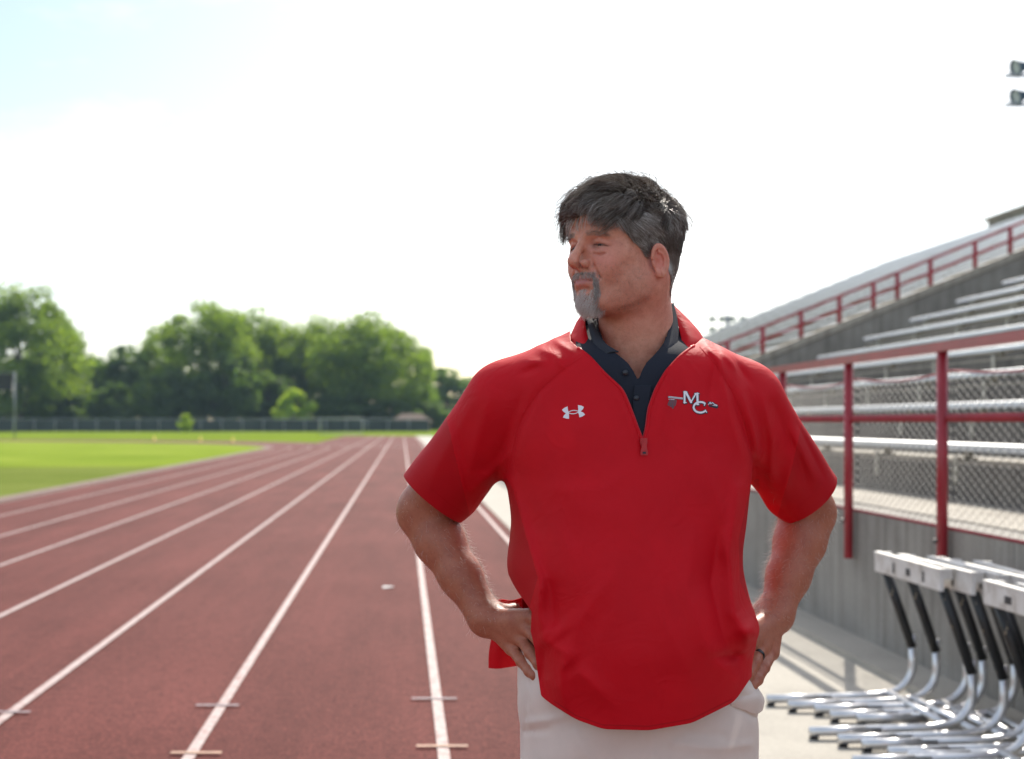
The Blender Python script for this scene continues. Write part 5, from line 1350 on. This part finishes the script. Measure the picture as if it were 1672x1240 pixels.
# ---- polo shirt under it
def polo_sdf(P): return torso_sdf(P, -.009)
V, Q = surface(polo_sdf, (.24, 2.34, 1.39), (.60, 2.60, 1.64), .0035); T_ = tris(Q)
PL = [(1042, 622), (1034, 606), (1026, 594), (1016, 585), (1002, 574), (985, 556), (972, 520), (966, 480)]; PR = [(1042, 622), (1049, 604), (1056, 592), (1068, 580), (1082, 566), (1090, 540), (1092, 505), (1094, 470)]
px, py = topx(V)
l = np.interp(-py, [-p[1] for p in PL], [p[0] for p in PL]); r = np.interp(-py, [-p[1] for p in PR], [p[0] for p in PR])
g = np.where(py > 622, -1, np.minimum(px - l, r - px)) * .001
g = np.where((py > 612) & (py <= 622), np.minimum(px - l, r - px) * .001, g)
V, T_ = clip(V, T_, g); px, py = topx(V)
V, T_ = clip(V, T_, np.maximum(np.maximum(940 - px, px - 1140) * .001, np.maximum((py - 760) * .001, V[:, 1] - 2.57)))
polo = P_obj('polo_shirt', V, T_, m_navy); thick(polo, .002)
pb_ = BVHTree.FromPolygons([tuple(p) for p in V], [tuple(int(i) for i in t) for t in T_])
def onpolo(px, py, lift):
    d = Vector(W(px, py, 1.0)) - CAMP; d.normalize(); h = pb_.ray_cast(CAMP, d)
    return np.array(h[0] - d * lift) if h[0] else None
# placket strip and edge
rows = []
for py_, xl_, xr_ in ((596, 1052, 1074), (612, 1045, 1068), (630, 1036, 1064), (660, 1033, 1060), (700, 1036, 1060), (740, 1042, 1062)):
    rows.append([onpolo(xl_ + (xr_ - xl_) * t, py_, .0028) for t in (0, .33, .66, 1)])
rows = [r_ for r_ in rows if all(q is not None for q in r_)]
if len(rows) > 2:
    V, Q = patch(rows, 12, 30); thick(P_obj('placket', V, Q, m_navy, polo), .0022)
for px_, py_ in ((1021, 609), (1039, 651)):
    p = onpolo(px_, py_, .004)
    if p is None: continue
    mb = MB(); o_ = p - np.array(PB); mb.tube([tuple(o_), tuple(o_ + np.array([0, -.0022, 0]))], [.0052, .0048], 14); mb.build('button', m_button, polo, True)
sheetobj('polo_collar', [
    [(956, 511, 2.548), (960, 530, 2.508), (966, 552, 2.480), (974, 570, 2.456), (984, 585, 2.438)],
    [(960, 512, 2.546), (966, 532, 2.502), (974, 553, 2.470), (984, 567, 2.446), (996, 576, 2.432)],
    [(964, 514, 2.545), (972, 536, 2.500), (982, 555, 2.466), (994, 566, 2.446), (1010, 575, 2.434)]], m_navy2, polo, .0025, 30, 14)
sheetobj('polo_collar', [
    [(1099, 494, 2.560), (1105, 520, 2.526), (1107, 548, 2.490), (1101, 572, 2.455), (1084, 592, 2.432)],
    [(1096, 498, 2.552), (1099, 525, 2.514), (1098, 550, 2.478), (1088, 572, 2.446), (1070, 592, 2.430)],
    [(1091, 502, 2.550), (1092, 528, 2.512), (1088, 552, 2.476), (1075, 573, 2.450), (1055, 594, 2.434)]], m_navy2, polo, .0025, 30, 14)
bk = []
for h_ in (0, .5, 1):
    row = []
    for i in range(9):
        t = i / 8; px_ = 957 + (1089 - 957) * t; row.append((px_, 540 - 10 * t + (512 - 540 - 10 * math.sin(math.pi * t) - 12 * t) * h_, 2.545 + .085 * math.sin(math.pi * t) + .028 * t))
    bk.append(row)
sheetobj('polo_collar', bk, m_navy2, polo, .0025, 36, 10)

# ---- trousers
def pants_sdf(P):
    z = P[:, 2]
    zt = CAMZ - (np.array([1040, 1090, 1130, 1180, 1240, 1300, 1360]) - VPY) * 2.5 / FPX
    xl = sm_interp(z, zt, (np.array([856, 850, 849, 853, 857, 858, 860]) - VPX) * 2.5 / FPX); xr = sm_interp(z, zt, (np.array([1226, 1234, 1240, 1241, 1241, 1243, 1245]) - VPX) * 2.5 / FPX)
    yf = sm_interp(z, zt, [2.385, 2.385, 2.385, 2.388, 2.395, 2.405, 2.42]); cx = (xl + xr) / 2; a = (xr - xl) / 2
    b = np.where(P[:, 1] < 2.55, 2.55 - yf, .155); r = ((np.abs(P[:, 0] - cx) / a) ** 2.3 + (np.abs(P[:, 1] - 2.55) / b) ** 2.3) ** (1/2.3)
    d = (r - 1) * .155; d = smax(d, .79 - z, .03); d = np.maximum(d, z - 1.055)
    for a_, b_, c_, e_ in legs:
        d = smin(d, chain(P, [a_ + np.array([0, 0, .0]), b_, c_ + np.array([0, 0, -.02])], [.108, .088, .072], .03), .03)
    px, py = topx(P); fr = P[:, 1] < 2.56
    dd = 0
    for pl, amp, wd in (([(862, 1180), (900, 1175), (935, 1165)], .0035, 5), ([(858, 1195), (895, 1192)], -.003, 4), ([(1065, 1196), (1066, 1262)], .003, 6), ([(1080, 1262), (1100, 1196)], -.0012, 2.5), ([(1100, 1215), (1170, 1222), (1225, 1216)], .003, 7), ([(1120, 1195), (1180, 1200)], -.002, 6), ([(1205, 1120), (1238, 1136)], .008, 16), ([(866, 1110), (858, 1160), (862, 1250)], -.0022, 2.2), ([(1192, 1150), (1215, 1160), (1234, 1172)], -.0035, 2.5), ([(940, 1200), (960, 1240)], .002, 9)):
        best = np.full(len(P), 1e9)
        for i in range(len(pl) - 1):
            q, _ = seg_d(px, py, pl[i], pl[i+1]); best = np.minimum(best, q)
        dd = dd + amp * np.exp(-(best / wd) ** 2)
    dd = dd + .002 * np.sin(px * .03 + py * .05)
    return d - np.where(fr, dd, 0)
V, Q = surface(pants_sdf, (.10, 2.34, .02), (.76, 2.76, 1.07), .0048, 2.6); T_ = tris(Q); V = relax(V, T_, 1, .5)
V, T_ = clip(V, T_, np.maximum(V[:, 2] - 1.045, .06 - V[:, 2]))
pants = P_obj('trousers', V, T_, m_khaki)
# turned-out pocket bag edge at his left hip
sheetobj('hip_pocket', [
    [(1196, 1139, 2.425), (1212, 1126, 2.445), (1230, 1120, 2.470), (1242, 1132, 2.50)],
    [(1193, 1147, 2.420), (1214, 1142, 2.430), (1236, 1140, 2.455), (1247, 1144, 2.50)],
    [(1192, 1153, 2.424), (1212, 1158, 2.435), (1232, 1166, 2.465), (1244, 1160, 2.50)]], m_khaki, pants, .003, 20, 20)
for a_, b_, c_, e_ in legs:
    def shoe(P): 
        d = smin(ell(P, c_ + np.array([0, -.02, -.045]), (.046, .075, .05)), ell(P, e_ + np.array([0, 0, .005]), (.052, .085, .036)), .04)
        return smax(d, .012 - P[:, 2], .006)
    V, Q = surface(shoe, (c_[0] - .09, 2.30, .004), (c_[0] + .11, 2.70, .14), .006); P_obj('shoe', V, Q, m_shoe)
